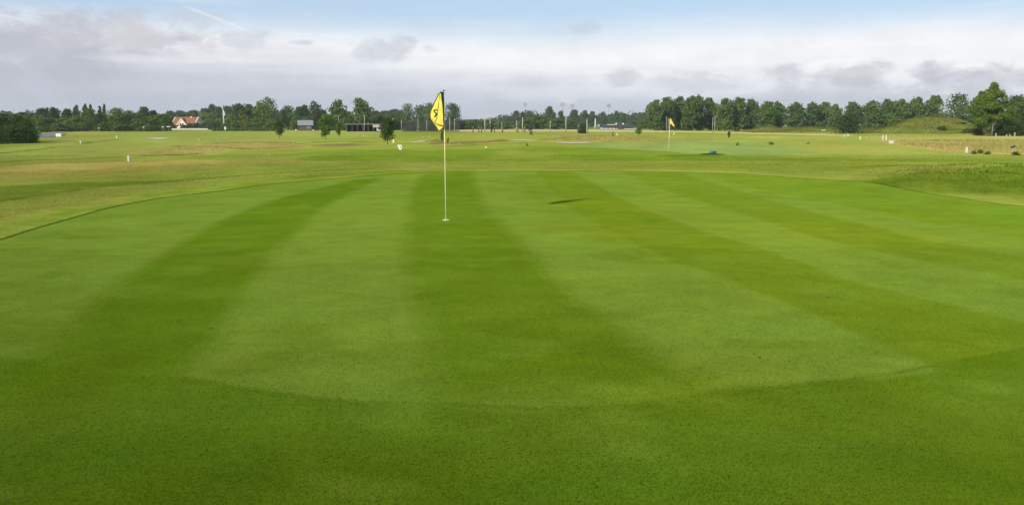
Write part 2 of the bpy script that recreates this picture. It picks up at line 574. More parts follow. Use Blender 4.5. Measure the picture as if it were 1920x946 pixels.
def plain(name, col, rough=0.6, var=0.12, scale=6.0, metal=0.0, bump=0.0):
    m, t, N, out = new_mat(name)
    p = N.node('ShaderNodeBsdfPrincipled')
    tc = N.node('ShaderNodeTexCoord')
    n = N.noise(tc.outputs['Object'], scale, 5)
    f = N.add(1 - var, N.mul(n, 2 * var))
    vec = N.node('ShaderNodeVectorMath', operation='SCALE')
    vec.inputs[0].default_value = col
    t.links.new(f, vec.inputs['Scale'])
    t.links.new(vec.outputs[0], p.inputs['Base Color'])
    p.inputs['Roughness'].default_value = rough
    p.inputs['Metallic'].default_value = metal
    if bump:
        b = N.node('ShaderNodeBump'); b.inputs['Strength'].default_value = bump
        b.inputs['Distance'].default_value = 0.02
        t.links.new(n, b.inputs['Height']); t.links.new(b.outputs[0], p.inputs['Normal'])
    t.links.new(p.outputs[0], out.inputs[0])
    return m


def turf(name, fine, tint, bump, seed=0.0):
    m, t, N, out = new_mat(name)
    at = N.node('ShaderNodeAttribute'); at.attribute_name = 'gcol'
    geo = N.node('ShaderNodeNewGeometry')
    pos = N.vm('ADD', geo.outputs['Position'], (seed, seed * 1.7, 0))
    sp = N.node('ShaderNodeSeparateXYZ'); t.links.new(pos, sp.inputs[0])
    st = N.xyz(N.mul(sp.outputs[0], 0.75), sp.outputs[1], sp.outputs[2])   # mown lie runs across
    n1 = N.noise(pos, fine, 3, 0.7)
    n2 = N.noise(st, fine / 9, 5, 0.6, 0.4)
    n3 = N.noise(st, 0.55, 5, 0.62, 0.3)
    n4 = N.noise(pos, 0.09, 4, 0.6)
    n5 = N.noise(pos, fine * .35, 2, 0.6)
    f = N.add(N.add(N.mul(N.sub(n1, .5), tint * 1.6), N.mul(N.sub(n5, .5), tint * .8)), N.add(N.mul(N.sub(n2, .5), tint * .7), N.mul(N.sub(n3, .5), tint * .9)))
    n6 = N.noise(N.xyz(N.mul(sp.outputs[0], .8), sp.outputs[1], 0.0), 2.6, 6, .68, .6)
    f = N.add(N.add(1.0, f), N.mul(N.sub(n6, .5), tint * .9))
    sc = N.node('ShaderNodeVectorMath', operation='SCALE')
    t.links.new(at.outputs['Color'], sc.inputs[0]); t.links.new(f, sc.inputs['Scale'])
    col = sc.outputs[0]
    # yellower and bluer patches
    yel = N.mix(1.0, col, (1.12, 1.02, .85), 'MULTIPLY')
    blu = N.mix(1.0, col, (.86, 1.02, 1.12), 'MULTIPLY')
    col = N.mix(N.smooth(n4, .5, .72), col, yel)
    col = N.mix(N.mul(N.smooth(n3, .5, .75), .6), col, blu)
    d = N.node('ShaderNodeBsdfDiffuse'); d.inputs['Roughness'].default_value = 1.0
    t.links.new(col, d.inputs['Color'])
    b = N.node('ShaderNodeBump'); b.inputs['Strength'].default_value = bump; b.inputs['Distance'].default_value = 0.02
    t.links.new(N.add(n1, N.mul(n2, 1.2)), b.inputs['Height']); t.links.new(b.outputs[0], d.inputs['Normal'])
    sh = N.node('ShaderNodeBsdfSheen'); sh.inputs['Roughness'].default_value = .45
    t.links.new(N.mix(1.0, col, (.55, .50, .62), 'MULTIPLY'), sh.inputs['Color'])
    ad = N.node('ShaderNodeAddShader')
    t.links.new(d.outputs[0], ad.inputs[0]); t.links.new(sh.outputs[0], ad.inputs[1])
    t.links.new(ad.outputs[0], out.inputs[0])
    return m


def blade_mat(name, up=0.6, trans=0.3):
    m, t, N, out = new_mat(name)
    at = N.node('ShaderNodeAttribute'); at.attribute_name = 'gcol'
    geo = N.node('ShaderNodeNewGeometry')
    mx = N.node('ShaderNodeMix', data_type='VECTOR')
    mx.inputs[0].default_value = up
    t.links.new(geo.outputs['Normal'], mx.inputs[4]); mx.inputs[5].default_value = (0, 0, 1)
    nn = N.node('ShaderNodeVectorMath', operation='NORMALIZE'); t.links.new(mx.outputs[1], nn.inputs[0])
    d = N.node('ShaderNodeBsdfDiffuse'); tr = N.node('ShaderNodeBsdfTranslucent')
    for s in (d, tr):
        t.links.new(at.outputs['Color'], s.inputs['Color'])
    t.links.new(nn.outputs[0], d.inputs['Normal'])
    ms = N.node('ShaderNodeMixShader'); ms.inputs[0].default_value = trans
    t.links.new(d.outputs[0], ms.inputs[1]); t.links.new(tr.outputs[0], ms.inputs[2])
    t.links.new(ms.outputs[0], out.inputs[0])
    return m


def leaf_mat(name, a, b, trans=0.25):
    m, t, N, out = new_mat(name)
    at = N.node('ShaderNodeAttribute'); at.attribute_name = 'gcol'
    oi = N.node('ShaderNodeObjectInfo')
    sp = N.node('ShaderNodeSeparateColor'); t.links.new(at.outputs['Color'], sp.inputs[0])
    f = N.add(N.mul(sp.outputs[0], .7), N.mul(oi.outputs['Random'], .3))
    col = N.mix(f, a, b)
    d = N.node('ShaderNodeBsdfDiffuse'); tr = N.node('ShaderNodeBsdfTranslucent')
    t.links.new(col, d.inputs['Color'])
    t.links.new(N.mix(.4, col, (.10, .14, .01)), tr.inputs['Color'])
    ms = N.node('ShaderNodeMixShader'); ms.inputs[0].default_value = trans
    t.links.new(d.outputs[0], ms.inputs[1]); t.links.new(tr.outputs[0], ms.inputs[2])
    t.links.new(ms.outputs[0], out.inputs[0])
    return m


M = {
    'ground': turf('course_turf', 14.0, .50, .7),
    'green': turf('green_turf', 75.0, .36, .4, 13.0),
    'blade': blade_mat('grass_blades', .8, .5),
    'tall': blade_mat('dry_grass', .9, .5),
    'bark': plain('bark', (.10, .08, .055), .9, .35, 9, 0, .5),
    'palebark': plain('pale_bark', (.16, .145, .10), .9, .3, 9, 0, .4),
    'leaf_dark': leaf_mat('leaf_dark', (.027, .055, .015), (.080, .125, .030)),
    'leaf_mid': leaf_mat('leaf_mid', (.052, .102, .017), (.145, .220, .036)),
    'leaf_light': leaf_mat('leaf_light', (.050, .095, .012), (.130, .195, .026)),
    'leaf_poplar': leaf_mat('leaf_poplar', (.046, .084, .023), (.130, .190, .046)),
    'leaf_fresh': leaf_mat('leaf_fresh', (.070, .125, .014), (.17, .25, .030)),
    'leaf_grey': leaf_mat('leaf_grey', (.045, .065, .035), (.10, .125, .055)),
    'leaf_yellow': leaf_mat('leaf_yellow', (.07, .10, .010), (.16, .19, .02)),
    'white': plain('white_paint', (.60, .59, .55), .45, .06),
    'pole_yellow': plain('pole_paint', (.74, .66, .34), .4, .05),
    'flag_yellow': None,
    'black': plain('black_cloth', (.022, .022, .020), .8, .2),
    'darkred': plain('dark_border', (.075, .035, .020), .8, .2),
    'teal': plain('teal_plastic', (.03, .14, .12), .5, .1),
    'sand': plain('sand', (.58, .52, .40), .95, .12, 3),
    'tarmac': plain('tarmac', (.15, .15, .15), .9, .12, 1.0),
    'cream': plain('cream_render', (.72, .62, .44), .8, .06),
    'roof_red': plain('red_tiles', (.24, .082, .036), .8, .18, 3),
    'roof_orange': plain('orange_tiles', (.42, .17, .08), .8, .18, 3),
    'roof_grey': plain('grey_sheet_roof', (.22, .23, .24), .6, .1, 2),
    'wood': plain('weathered_wood', (.34, .32, .25), .85, .25, 8),
    'darkwood': plain('dark_wood', (.055, .042, .036), .85, .25, 4),
    'brown': plain('brown_boards', (.10, .065, .055), .85, .25, 3),
    'metal': plain('grey_metal', (.30, .31, .32), .7, .1, 4),
    'navy': plain('navy_sheet', (.035, .038, .055), .7, .15, 2),
    'lilac': plain('lilac_panel', (.55, .52, .66), .6, .1, 2),
    'glass': plain('window_glass', (.05, .06, .07), .1, .1),
    'stone': plain('pale_stone', (.52, .47, .38), .9, .2, 3),
    'bulb': plain('lamp_housing', (.22, .22, .22), .8, .1),
}
m, t, N, out = new_mat('yellow_flag_cloth')
tc = N.node('ShaderNodeTexCoord')
n = N.noise(tc.outputs['Object'], 9, 4)
col = N.mix(n, (.88, .78, .13), (.93, .85, .20))
d = N.node('ShaderNodeBsdfDiffuse'); tr = N.node('ShaderNodeBsdfTranslucent'); ms = N.node('ShaderNodeMixShader')
t.links.new(col, d.inputs[0]); t.links.new(col, tr.inputs[0]); ms.inputs[0].default_value = .45
t.links.new(d.outputs[0], ms.inputs[1]); t.links.new(tr.outputs[0], ms.inputs[2]); t.links.new(ms.outputs[0], out.inputs[0])
M['flag_yellow'] = m
m, t, N, out = new_mat('bare_soil')
d = N.node('ShaderNodeBsdfDiffuse'); tc = N.node('ShaderNodeTexCoord')
t.links.new(N.mix(N.noise(tc.outputs['Object'], 40, 3), (.02, .022, .008), (.05, .045, .02)), d.inputs[0]); t.links.new(d.outputs[0], out.inputs[0])
M['soil'] = m

# ------------------------------------------------------------------ putting green outline
edge_px = [(0, 450), (60, 431), (123, 413), (198, 392), (265, 378), (330, 368), (400, 360), (488, 348), (560, 341), (630, 335), (700, 329),
           (780, 325), (860, 322.5), (980, 321.3), (1100, 321), (1200, 321.5), (1300, 323.3), (1380, 326), (1447, 330.5), (1520, 336),
           (1600, 345), (1675, 356), (1789, 370), (1920, 387)]
EDGE = [gp(*p) for p in edge_px] + [(12.6, 13.2), (14.2, 9.5), (14.4, 4), (12, -2.5), (6, -7), (0, -7.5), (-4.5, -5.5), (-7, -1), (-7.6, 3), (-7.3, 7), (-7.1, 10)]
GC = np.array((0.6, 11.0))


def catmull(P, n=6):
    P = np.array(P); out_ = []
    L = len(P)
    for i in range(L):
        p0, p1, p2, p3 = P[i - 1], P[i], P[(i + 1) % L], P[(i + 2) % L]
        for k in range(n):
            u = k / n
            out_.append(.5 * ((2 * p1) + (-p0 + p2) * u + (2 * p0 - 5 * p1 + 4 * p2 - p3) * u * u + (-p0 + 3 * p1 - 3 * p2 + p3) * u ** 3))
    return np.array(out_)


ES = catmull(EDGE)
eth = np.arctan2(ES[:, 1] - GC[1], ES[:, 0] - GC[0]); er = np.hypot(ES[:, 0] - GC[0], ES[:, 1] - GC[1])
o_ = np.argsort(eth); eth, er = eth[o_], er[o_]
eth = np.concatenate([eth - 2 * np.pi, eth, eth + 2 * np.pi]); er = np.tile(er, 3)


def edge_r(th):
    return np.interp(th, eth, er) + .03 * vnoise(th * 60, th * 0, 5)


def green_frac(x, y):          # metres outside the green's edge (negative inside)
    th = np.arctan2(y - GC[1], x - GC[0]); r = np.hypot(x - GC[0], y - GC[1])
    return r - edge_r(th)


# mowing stripes on the green
gD, gL, gO, gF = g(100, 130, 20), g(124, 150, 49), g(113, 138, 28), g(95, 126, 20)
gG = g(117, 146, 34)


def strip(a, b):
    return a + b[::-1]


c1 = [(655, 338), (507, 376), (406, 417), (325, 462), (254, 508), (178, 554), (112, 625), (50, 675), (-60, 760)]
c2 = [(715, 333), (609, 386), (558, 432), (507, 478), (472, 523), (431, 584), (401, 625), (365, 675), (340, 715)]
c3 = [(791, 326), (775, 350), (766, 376), (756, 452), (771, 554), (800, 650), (830, 760)]
c4 = [(885, 322), (905, 380), (950, 430), (1000, 480), (1060, 540), (1110, 580), (1180, 630), (1250, 680), (1375, 737)]
c5 = [(1005, 321), (1061, 386), (1153, 437), (1264, 488), (1366, 523), (1493, 574), (1594, 620), (1685, 655), (1755, 690)]
c6 = [(1072, 321), (1153, 366), (1214, 396), (1315, 432), (1442, 472), (1569, 518), (1721, 559), (1930, 610), (2300, 700)]
c7 = [(1165, 322), (1244, 356), (1391, 401), (1518, 442), (1670, 478), (1930, 525), (2300, 600)]
c8 = [(1275, 323), (1391, 361), (1518, 396), (1721, 447), (1930, 484), (2300, 550)]
c9 = [(1310, 324), (1417, 354), (1569, 384), (1721, 415), (1930, 450), (2300, 510)]
arc = [(-300, 640), (50, 675), (345, 708), (450, 730), (560, 744), (700, 754), (830, 759), (1000, 764), (1180, 756), (1375, 735), (1500, 722), (1655, 704), (1755, 688), (1930, 650), (2400, 590)]
STR = [   # outline, colour, opacity, edge softness (m)
    (strip(c1, c2), gD, .92, .17),
    (strip(c3, c4), gD, .86, .20),
    (strip(c5, c6), gO, .95, .06),
    (strip(c7, c8), gO, .8, .12),
    (c9 + [(2300, 420), (1920, 380), (1600, 340), (1310, 318)], gG, .85, .10),
    (strip([(1010, 322), (1100, 400), (1250, 470), (1330, 505)], [(960, 330), (1010, 400), (1120, 450), (1200, 500)]), gO, .45, .3),
    (strip([(1050, 520), (1180, 600), (1330, 690)], [(1110, 500), (1260, 590), (1420, 690)]), gL * 1.05, .5, .3),
    ([(-300, 620), (50, 660)] + c2[-2:] + [(250, 640), (100, 600)], gD, .5, .3),
    (arc + [(2400, 1400), (-300, 1400)], gF, .75, .03),
    ([(-300, 800), (300, 830), (960, 850), (1600, 830), (2400, 780), (2400, 1400), (-300, 1400)], g(91, 120, 17), .6, .25),
    (band(arc[2:14], 6), g(84, 112, 17), .55, .015),
]
SW = [([gp(a, b) for a, b in p], c_, op, s) for p, c_, op, s in STR]


def green_colour(x, y):
    col = np.tile(gL, (x.size, 1))
    for i, (poly, c_, op, s) in enumerate(SW):
        acc = np.zeros(x.size)
        wx = .06 * fbm(x / .8, y / .8, 300 + i, 3); wy = .16 * fbm(x / .9, y / .9, 330 + i, 3)
        for k in range(8):
            a = k * 2.399
            rr = s * math.sqrt((k + .5) / 8)
            acc += inpoly(x + rr * math.cos(a) + wx, y + rr * math.sin(a) * 1.5 + wy, poly)
        pat = np.clip(.95 + .5 * fbm(x / 1.0, y / 1.0, 400 + i, 4), .55, 1.0)      # the lie of the grass is never even
        w = (acc / 8 * op * pat)[:, None]
        col = col * (1 - w) + c_ * w
    wisp = sstep(fbm(x / .55, y / .5, 500, 5), .10, .6)[:, None] * .36
    col = col * (1 - wisp) + gD * wisp
    wisp = sstep(fbm(x / .6, y / .5, 520, 5), .16, .6)[:, None] * .36
    col = col * (1 - wisp) + gL * 1.06 * wisp
    # patches where the grass lies the other way
    n = fbm(x / .9, y / .8, 77, 4)
    k = 1 + .10 * n + .10 * fbm(x / .3, y / .25, 91, 3) + .10 * fbm(x / 4, y / 4, 55, 2)
    col = col * k[:, None]
    yel = sstep(fbm(x / 1.2, y / 1.2, 141, 4), .12, .5)[:, None] * .35
    col = col * (1 - yel) + col * np.array((1.12, 1.0, .85)) * yel
    blu = sstep(fbm(x / 1.3, y / 1.3, 171, 4), .15, .55)[:, None] * .45
    return col * (1 - blu) + col * np.array((.84, 1.0, 1.1)) * blu


# ------------------------------------------------------------------ ground sheet
def build_ground():
    azs = np.concatenate([np.linspace(-180, -38, 60)[:-1], np.linspace(-38, 38, 620), np.linspace(38, 180, 60)[1:-1]])
    th = np.radians(azs)
    rr = np.concatenate([[0.3, 1.0, 2.0], np.geomspace(3.0, 330, 430), np.geomspace(340, 1600, 40)])
    R, T = np.meshgrid(rr, th, indexing='ij')
    X, Y = (R * np.sin(T)).ravel(), (R * np.cos(T)).ravel()
    gf = green_frac(X, Y)
    Z = height(X, Y) - .08 * (1 - sstep(gf, .35, 1.0)) * (gf < 1.0)
    nr, nt = R.shape
    i = np.arange(nr - 1)[:, None] * nt; j = np.arange(nt)[None, :]; j2 = (j + 1) % nt
    F = np.stack([i + j, i + j2, i + nt + j2, i + nt + j], -1).reshape(-1, 4)[:, ::-1]
    V = np.stack([X, Y, Z], 1)
    V = np.vstack([V, [[0, 0, -.08]]])
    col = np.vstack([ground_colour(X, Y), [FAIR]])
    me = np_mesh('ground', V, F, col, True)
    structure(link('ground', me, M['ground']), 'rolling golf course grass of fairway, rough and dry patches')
    # putting green
    nr, nt = 400, 960
    th = np.linspace(0, 2 * np.pi, nt, endpoint=False)
    fr = np.linspace(0.0, 1.0, nr) ** .9
    E = edge_r(th)
    X = (GC[0] + fr[:, None] * E[None] * np.cos(th)[None]).ravel(); Y = (GC[1] + fr[:, None] * E[None] * np.sin(th)[None]).ravel()
    Z = height(X, Y)
    i = np.arange(nr - 1)[:, None] * nt; j = np.arange(nt)[None, :]; j2 = (j + 1) % nt
    F = np.stack([i + j, i + nt + j, i + nt + j2, i + j2], -1).reshape(-1, 4)
    me = np_mesh('putting_green', np.stack([X, Y, Z], 1), F, green_colour(X, Y), True)
    pg = structure(link('putting_green', me, M['green']), 'closely mown putting green with light and dark mowing stripes')
    # raised collar of longer turf round it
    prof = [(-.01, -.03), (0.0, .005), (.02, .011), (.08, .014), (.5, .015), (.9, .011), (1.4, .003), (1.8, -.03)]
    nt = 1400
    th = np.linspace(0, 2 * np.pi, nt, endpoint=False); E = edge_r(th)
    X = np.concatenate([GC[0] + (E + p) * np.cos(th) for p, _ in prof]); Y = np.concatenate([GC[1] + (E + p) * np.sin(th) for p, _ in prof])
    Z = height(X, Y) + np.repeat([h for _, h in prof], nt)
    nr = len(prof)
    i = np.arange(nr - 1)[:, None] * nt; j = np.arange(nt)[None, :]; j2 = (j + 1) % nt
    F = np.stack([i + j, i + nt + j, i + nt + j2, i + j2], -1).reshape(-1, 4)
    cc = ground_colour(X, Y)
    cc[:3 * nt] = cc[:3 * nt] * .55 + g(88, 104, 34) * .45          # cut edge: thatch tone, with the turf step's shade painted in
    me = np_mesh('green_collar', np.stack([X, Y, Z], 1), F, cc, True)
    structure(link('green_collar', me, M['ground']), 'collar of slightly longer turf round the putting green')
    return pg


putting_green = build_ground()


# ------------------------------------------------------------------ grass blades
def blades(name, X, Y, H, Wd, col, mat, label, cat, lean=.6, var=.3):
    n = len(X)
    Z = height(X, Y)
    a = RNG.uniform(0, 2 * np.pi, n); l = RNG.uniform(.2, 1, n) * lean * H
    px, py = -np.sin(a) * Wd * .5, np.cos(a) * Wd * .5
    V = np.empty((n, 3, 3))
    V[:, 0] = np.stack([X - px, Y - py, Z - .002], 1)
    V[:, 1] = np.stack([X + px, Y + py, Z - .002], 1)
    V[:, 2] = np.stack([X + np.cos(a) * l, Y + np.sin(a) * l, Z + H], 1)
    k = RNG.uniform(1 - var, 1 + var, (n, 1)) * np.array((1, 1, 1)) * (1 + RNG.normal(0, .06, (n, 3)))
    cc = np.repeat(np.clip(col * k, .003, .9), 3, 0)
    me = np_mesh(name, V.reshape(-1, 3), np.arange(3 * n).reshape(-1, 3), cc)
    o = link(name, me, mat)
    o['kind'] = 'stuff'
    tag(o, label, cat)
    return o


# short blades of the green close by
n = 420000
u = RNG.uniform(0, 1, n)
d = 2.6 * (11.0 / 2.6) ** u
X = RNG.uniform(-1, 1, n) * (.66 * d + 1.0); Y = d
keep = green_frac(X, Y) < -.02
X, Y = X[keep], Y[keep]
H = RNG.uniform(.003, .0075, len(X)); Wd = RNG.uniform(.0015, .0030, len(X)) * (1 + Y / 12)
cc = green_colour(X, Y) * 1.2
rare = RNG.uniform(0, 1, len(X)) > .965
cc[rare] = g(165, 178, 92)
blades('mown_grass', X, Y, H, Wd, cc, M['blade'], 'short mown bentgrass blades on the putting green', 'grass', 1.5, .36)

# longer blades of collar, apron and rough round the green
n = 520000
d = 9.0 * (46 / 9.0) ** RNG.uniform(0, 1, n)
X = RNG.uniform(-1, 1, n) * (.64 * d + 1.5); Y = d
gf = green_frac(X, Y)
keep = gf > .03
X, Y, gf = X[keep], Y[keep], gf[keep]
lenf = sstep(gf, 0, .4) * (.6 + .9 * np.clip(.5 + fbm(X / 3, Y / 3, 66, 3), 0, 1.2))
m = hump(X, Y, 14.6, 22.6, 5.5, 3.9, 1.0, 1.0, .25) > .02
lenf = lenf * (1 + .5 * sstep(hump(X, Y, 14.8, 22.8, 6.6, 4.4, 1.0, 1.0, .25), .1, .8))
drop = m & (RNG.uniform(0, 1, len(X)) < .3)
X, Y, lenf, m = X[~drop], Y[~drop], lenf[~drop], m[~drop]
hk = .45 + .55 * sstep(hump(X, Y, 14.8, 22.8, 6.6, 4.4, 1.0, 1.0, .25), .1, .8)
H = RNG.uniform(.012, .028, len(X)) * (.5 + lenf) * hk; Wd = RNG.uniform(.003, .005, len(X)) * (.6 + Y / 18)
blades('rough_grass', X, Y + 0, H, Wd, ground_colour(X, Y) * 1.25, M['blade'], 'longer grass of the apron and rough round the green', 'grass', 1.4, .2)

# tall seeding grass in the field on the right and on the dry ridges
def in_px(poly, n):
    P = [gp(*p) for p in poly]; A = np.array(P)
    x = RNG.uniform(A[:, 0].min(), A[:, 0].max(), n * 4); y = RNG.uniform(A[:, 1].min(), A[:, 1].max(), n * 4)
    k = inpoly(x + 1.2 * fbm(x / 2, y / 2, 8, 3), y + 2.5 * fbm(x / 3, y / 3, 18, 3), P)
    return x[k][:n], y[k][:n]


x1, y1 = in_px([(1665, 266), (1720, 263), (1830, 261), (2300, 262), (2300, 292), (1920, 289), (1838, 286), (1815, 287), (1760, 281), (1700, 272)], 15000)
cl = np.clip(.5 + fbm(x1 / 5, y1 / 8, 44, 3), 0, 1)[:, None]
near = sstep(y1, 75, 52)[:, None] if False else (1 - sstep(y1, 52, 75))[:, None]
cA = g(222, 184, 128) * near + g(196, 188, 112) * (1 - near)
cB = g(186, 176, 96) * near + g(168, 174, 88) * (1 - near)
blades('tall_dry_grass', x1, y1, RNG.uniform(.06, .28, len(x1)) * (.3 + .9 * cl[:, 0]), RNG.uniform(.012, .03, len(x1)), (cA * cl + cB * (1 - cl)) * 2.3, M['tall'],
       'tall reddish seeding grass in the field beside the fairway', 'grass', .35, .3)
x1, y1 = in_px([(268, 291), (300, 285), (345, 278), (400, 273), (480, 271), (560, 273), (570, 277), (480, 280.5), (420, 285), (370, 288)], 7000)
blades('ridge_grass', x1, y1, RNG.uniform(.03, .12, len(x1)), RNG.uniform(.010, .022, len(x1)), np.tile(g(226, 204, 128) * 1.6, (len(x1), 1)), M['tall'],
       'bleached dry grass along the low ridge beyond the left rough', 'grass', .5, .3)
x1, y1 = in_px([(1000, 265), (1030, 261), (1060, 255), (1120, 253), (1200, 256), (1260, 259), (1400, 259), (1340, 262), (1200, 264), (1130, 266)], 8000)
x2, y2 = in_px([(803, 271), (810, 264), (820, 262), (850, 267), (900, 266), (940, 262), (960, 265), (930, 268), (850, 272)], 3500)
x1, y1 = np.concatenate([x1, x2]), np.concatenate([y1, y2])
blades('bunker_grass', x1, y1, RNG.uniform(.05, .22, len(x1)), RNG.uniform(.012, .03, len(x1)), np.tile(g(224, 202, 128) * 1.6, (len(x1), 1)), M['tall'],
       'bleached tufts of long grass behind the sand bunkers', 'grass', .5, .35)


xb, yb = [], []
for px, d_, rx, ry in BANKS:
    k = int(rx * ry * 55)
    a = RNG.uniform(0, 6.283, k); q = np.sqrt(RNG.uniform(0, 1, k))
    xb.append(xat(px, d_) + np.cos(a) * q * rx); yb.append(d_ + 4 + np.sin(a) * q * ry)
xb, yb = np.concatenate(xb), np.concatenate(yb)
cl = np.clip(.5 + 1.2 * fbm(xb / 4, yb / 4, 31, 3), 0, 1)[:, None]
blades('bank_grass', xb, yb, RNG.uniform(.1, .5, len(xb)) * (.4 + cl[:, 0]), RNG.uniform(.03, .08, len(xb)), (g(154, 166, 66) * (1 - cl) + g(204, 192, 110) * cl) * 1.7, M['tall'],
       'rough uncut grass over the barrow and low banks', 'grass', .5, .4)


# ------------------------------------------------------------------ sheets on the ground: bunkers, road
def patch(name, pts, mat, label, dz=.012, dish=0.0):
    P = catmull([gp(*p) for p in pts], 5)
    c_ = P.mean(0)
    V, F = [(c_[0], c_[1], float(height(c_[0], c_[1])) + dz - dish)], []
    n_ = len(P)
    for f in (.5, .85, 1.0):
        for p in P:
            q = c_ + (p - c_) * f
            V.append((q[0], q[1], float(height(q[0], q[1])) + dz - dish * (1 - f)))
    me = bpy.data.meshes.new(name)
    fs = [(0, 1 + k, 1 + (k + 1) % n_) for k in range(n_)]
    for r_ in range(2):
        b0 = 1 + r_ * n_
        fs += [(b0 + k, b0 + n_ + k, b0 + n_ + (k + 1) % n_, b0 + (k + 1) % n_) for k in range(n_)]
    me.from_pydata(V, [], fs)
    o = link(name, me, mat)
    return structure(o, label)


patch('sand_bunker', [(276, 260.4), (287, 259.4), (312, 259.5), (315, 260.5), (298, 261.3)], M['sand'], 'pale sand bunker on the far left fairway', .035)
patch('sand_bunker', [(766, 267.3), (780, 265.7), (797, 264.2), (799, 265.0), (782, 266.9)], M['sand'], 'narrow sand bunker behind the white tee sign', .035)
patch('sand_bunker', [(938, 264.1), (960, 263.3), (998, 262.8), (1000, 263.6), (968, 264.4)], M['sand'], 'thin pale bunker in front of the range poles', .035)
patch('sand_bunker', [(1043, 269.2), (1060, 268.5), (1102, 268.2), (1105, 269), (1070, 269.8)], M['sand'], 'long pale bunker beside the far putting green', .035)
patch('car_park', [(60, 256.5), (78, 251), (100, 249.4), (122, 249.6), (118, 254), (95, 257.5)], M['tarmac'], 'grey tarmac car park behind the dark bushes', .05)

# ------------------------------------------------------------------ trees
def leaf_cloud(lobes, n, leaf, seed, flat=.0):
    """leaf faces on and inside a set of lobes (centre, radius x/y, radius z)"""
    r = np.random.default_rng(seed)
    L = np.array(lobes)
    w = L[:, 3] ** 2; w = w / w.sum()
    k = r.choice(len(L), n, p=w)
    v = r.normal(0, 1, (n, 3)); v /= np.linalg.norm(v, axis=1)[:, None]
    rad = r.uniform(0, 1, n) ** .28 * (1 + .10 * r.normal(0, 1, n))
    P = L[k, :3] + v * rad[:, None] * np.stack([L[k, 3], L[k, 3], L[k, 4]], 1)
    nr = v + .55 * r.normal(0, 1, (n, 3)); nr[:, 2] += .25
    nr /= np.linalg.norm(nr, axis=1)[:, None]
    a = np.cross(nr, r.normal(0, 1, (n, 3))); a /= np.linalg.norm(a, axis=1)[:, None] + 1e-9
    b = np.cross(nr, a)
    s = (leaf * r.uniform(.5, 1.3, n))[:, None]
    V = np.stack([P - a * s, P - b * s * .6 + a * s * .1, P + a * s, P + b * s * .6 + a * s * .1], 1).reshape(-1, 3)
    F = np.arange(4 * n).reshape(-1, 4)
    tone = np.clip(r.uniform(0, 1, n) * .6 + .4 * r.uniform(0, 1, len(L))[k], 0, 1)
    col = np.repeat(np.stack([tone] * 3, 1), 4, 0)
    return V, F, col


def envelope(kind, seed):
    """lobes of a tree one unit high and one unit wide"""
    r = random.Random(seed)
    out_ = []
    def prof(z):
        if kind == 'poplar':
            return .52 * math.sin(math.pi * min(1, (z + .22) / 1.30)) ** .45 * (1 if z < .78 else 1 - (z - .78) * 1.6)
        if kind == 'round':
            return .50 * math.sqrt(max(0, 1 - ((z - .50) / .52) ** 2))
        if kind == 'spire':
            return .46 * (1 - z) ** .7 * (.55 + .45 * math.sin(min(1, z / .25) * 1.57)) + .05
        if kind == 'bush':
            return .52 * math.sqrt(max(0, 1 - (z / 1.02) ** 2.2))
        if kind == 'young':
            return .50 * math.sin(math.pi * min(1, max(0, (z - .14) / .90))) ** .5
        return .5
    z0 = {'poplar': .08, 'round': .10, 'spire': .05, 'bush': .02, 'young': .22}[kind]
    nl = {'poplar': 48, 'round': 40, 'spire': 36, 'bush': 34, 'young': 22}[kind]
    for i in range(nl):
        z = z0 + (1 - z0) * (i + r.random()) / nl
        rr = prof(z)
        a = r.random() * 6.283
        q = rr * r.uniform(.1, .72)
        lr = max(.07, min(.26, rr * r.uniform(.45, .72)))
        lz = lr * r.uniform(.8, 1.2) * (.45 if kind == 'poplar' else .6)
        out_.append((math.cos(a) * q, math.sin(a) * q, min(z, 1 - lz * .8), lr, max(.045, lz)))
    if kind in ('poplar', 'spire'):      # shoots that break the outline
        for i in range(7):
            z = r.uniform(.72, .98); rr = prof(z) * .8; a = r.random() * 6.283
            out_.append((math.cos(a) * rr, math.sin(a) * rr, z, r.uniform(.03, .06), r.uniform(.05, .09)))
    return out_


def trunk_mesh(name, top, rad, limbs, seed, spread=.3):
    r = random.Random(seed)
    b = B()
    b.tube([(0, 0, -.03), (.01, 0, top * .3), (-.012, .01, top * .65), (0, 0, top)], [rad * 1.25, rad, rad * .7, rad * .25], 7)
    for i in range(limbs):
        z = top * r.uniform(.28, .75); a = r.random() * 6.283; L = r.uniform(.6, 1) * spread
        c_, s_ = math.cos(a), math.sin(a)
        b.tube([(0, 0, z), (c_ * L * .5, s_ * L * .5, z + L * .45), (c_ * L, s_ * L, z + L * 1.1)], [rad * .5, rad * .33, rad * .1], 5)
    return b.mesh(name, True)


PROTO = {}
def proto(kind, var, n, leaf):
    key = (kind, var, n)
    if key not in PROTO:
        V, F, col = leaf_cloud(envelope(kind, var * 31 + len(kind)), n, leaf, var * 7 + 3)
        PROTO[key] = (np_mesh('crown', V, F, col), trunk_mesh('trunk', .8, .018, 6, var))
    return PROTO[key]


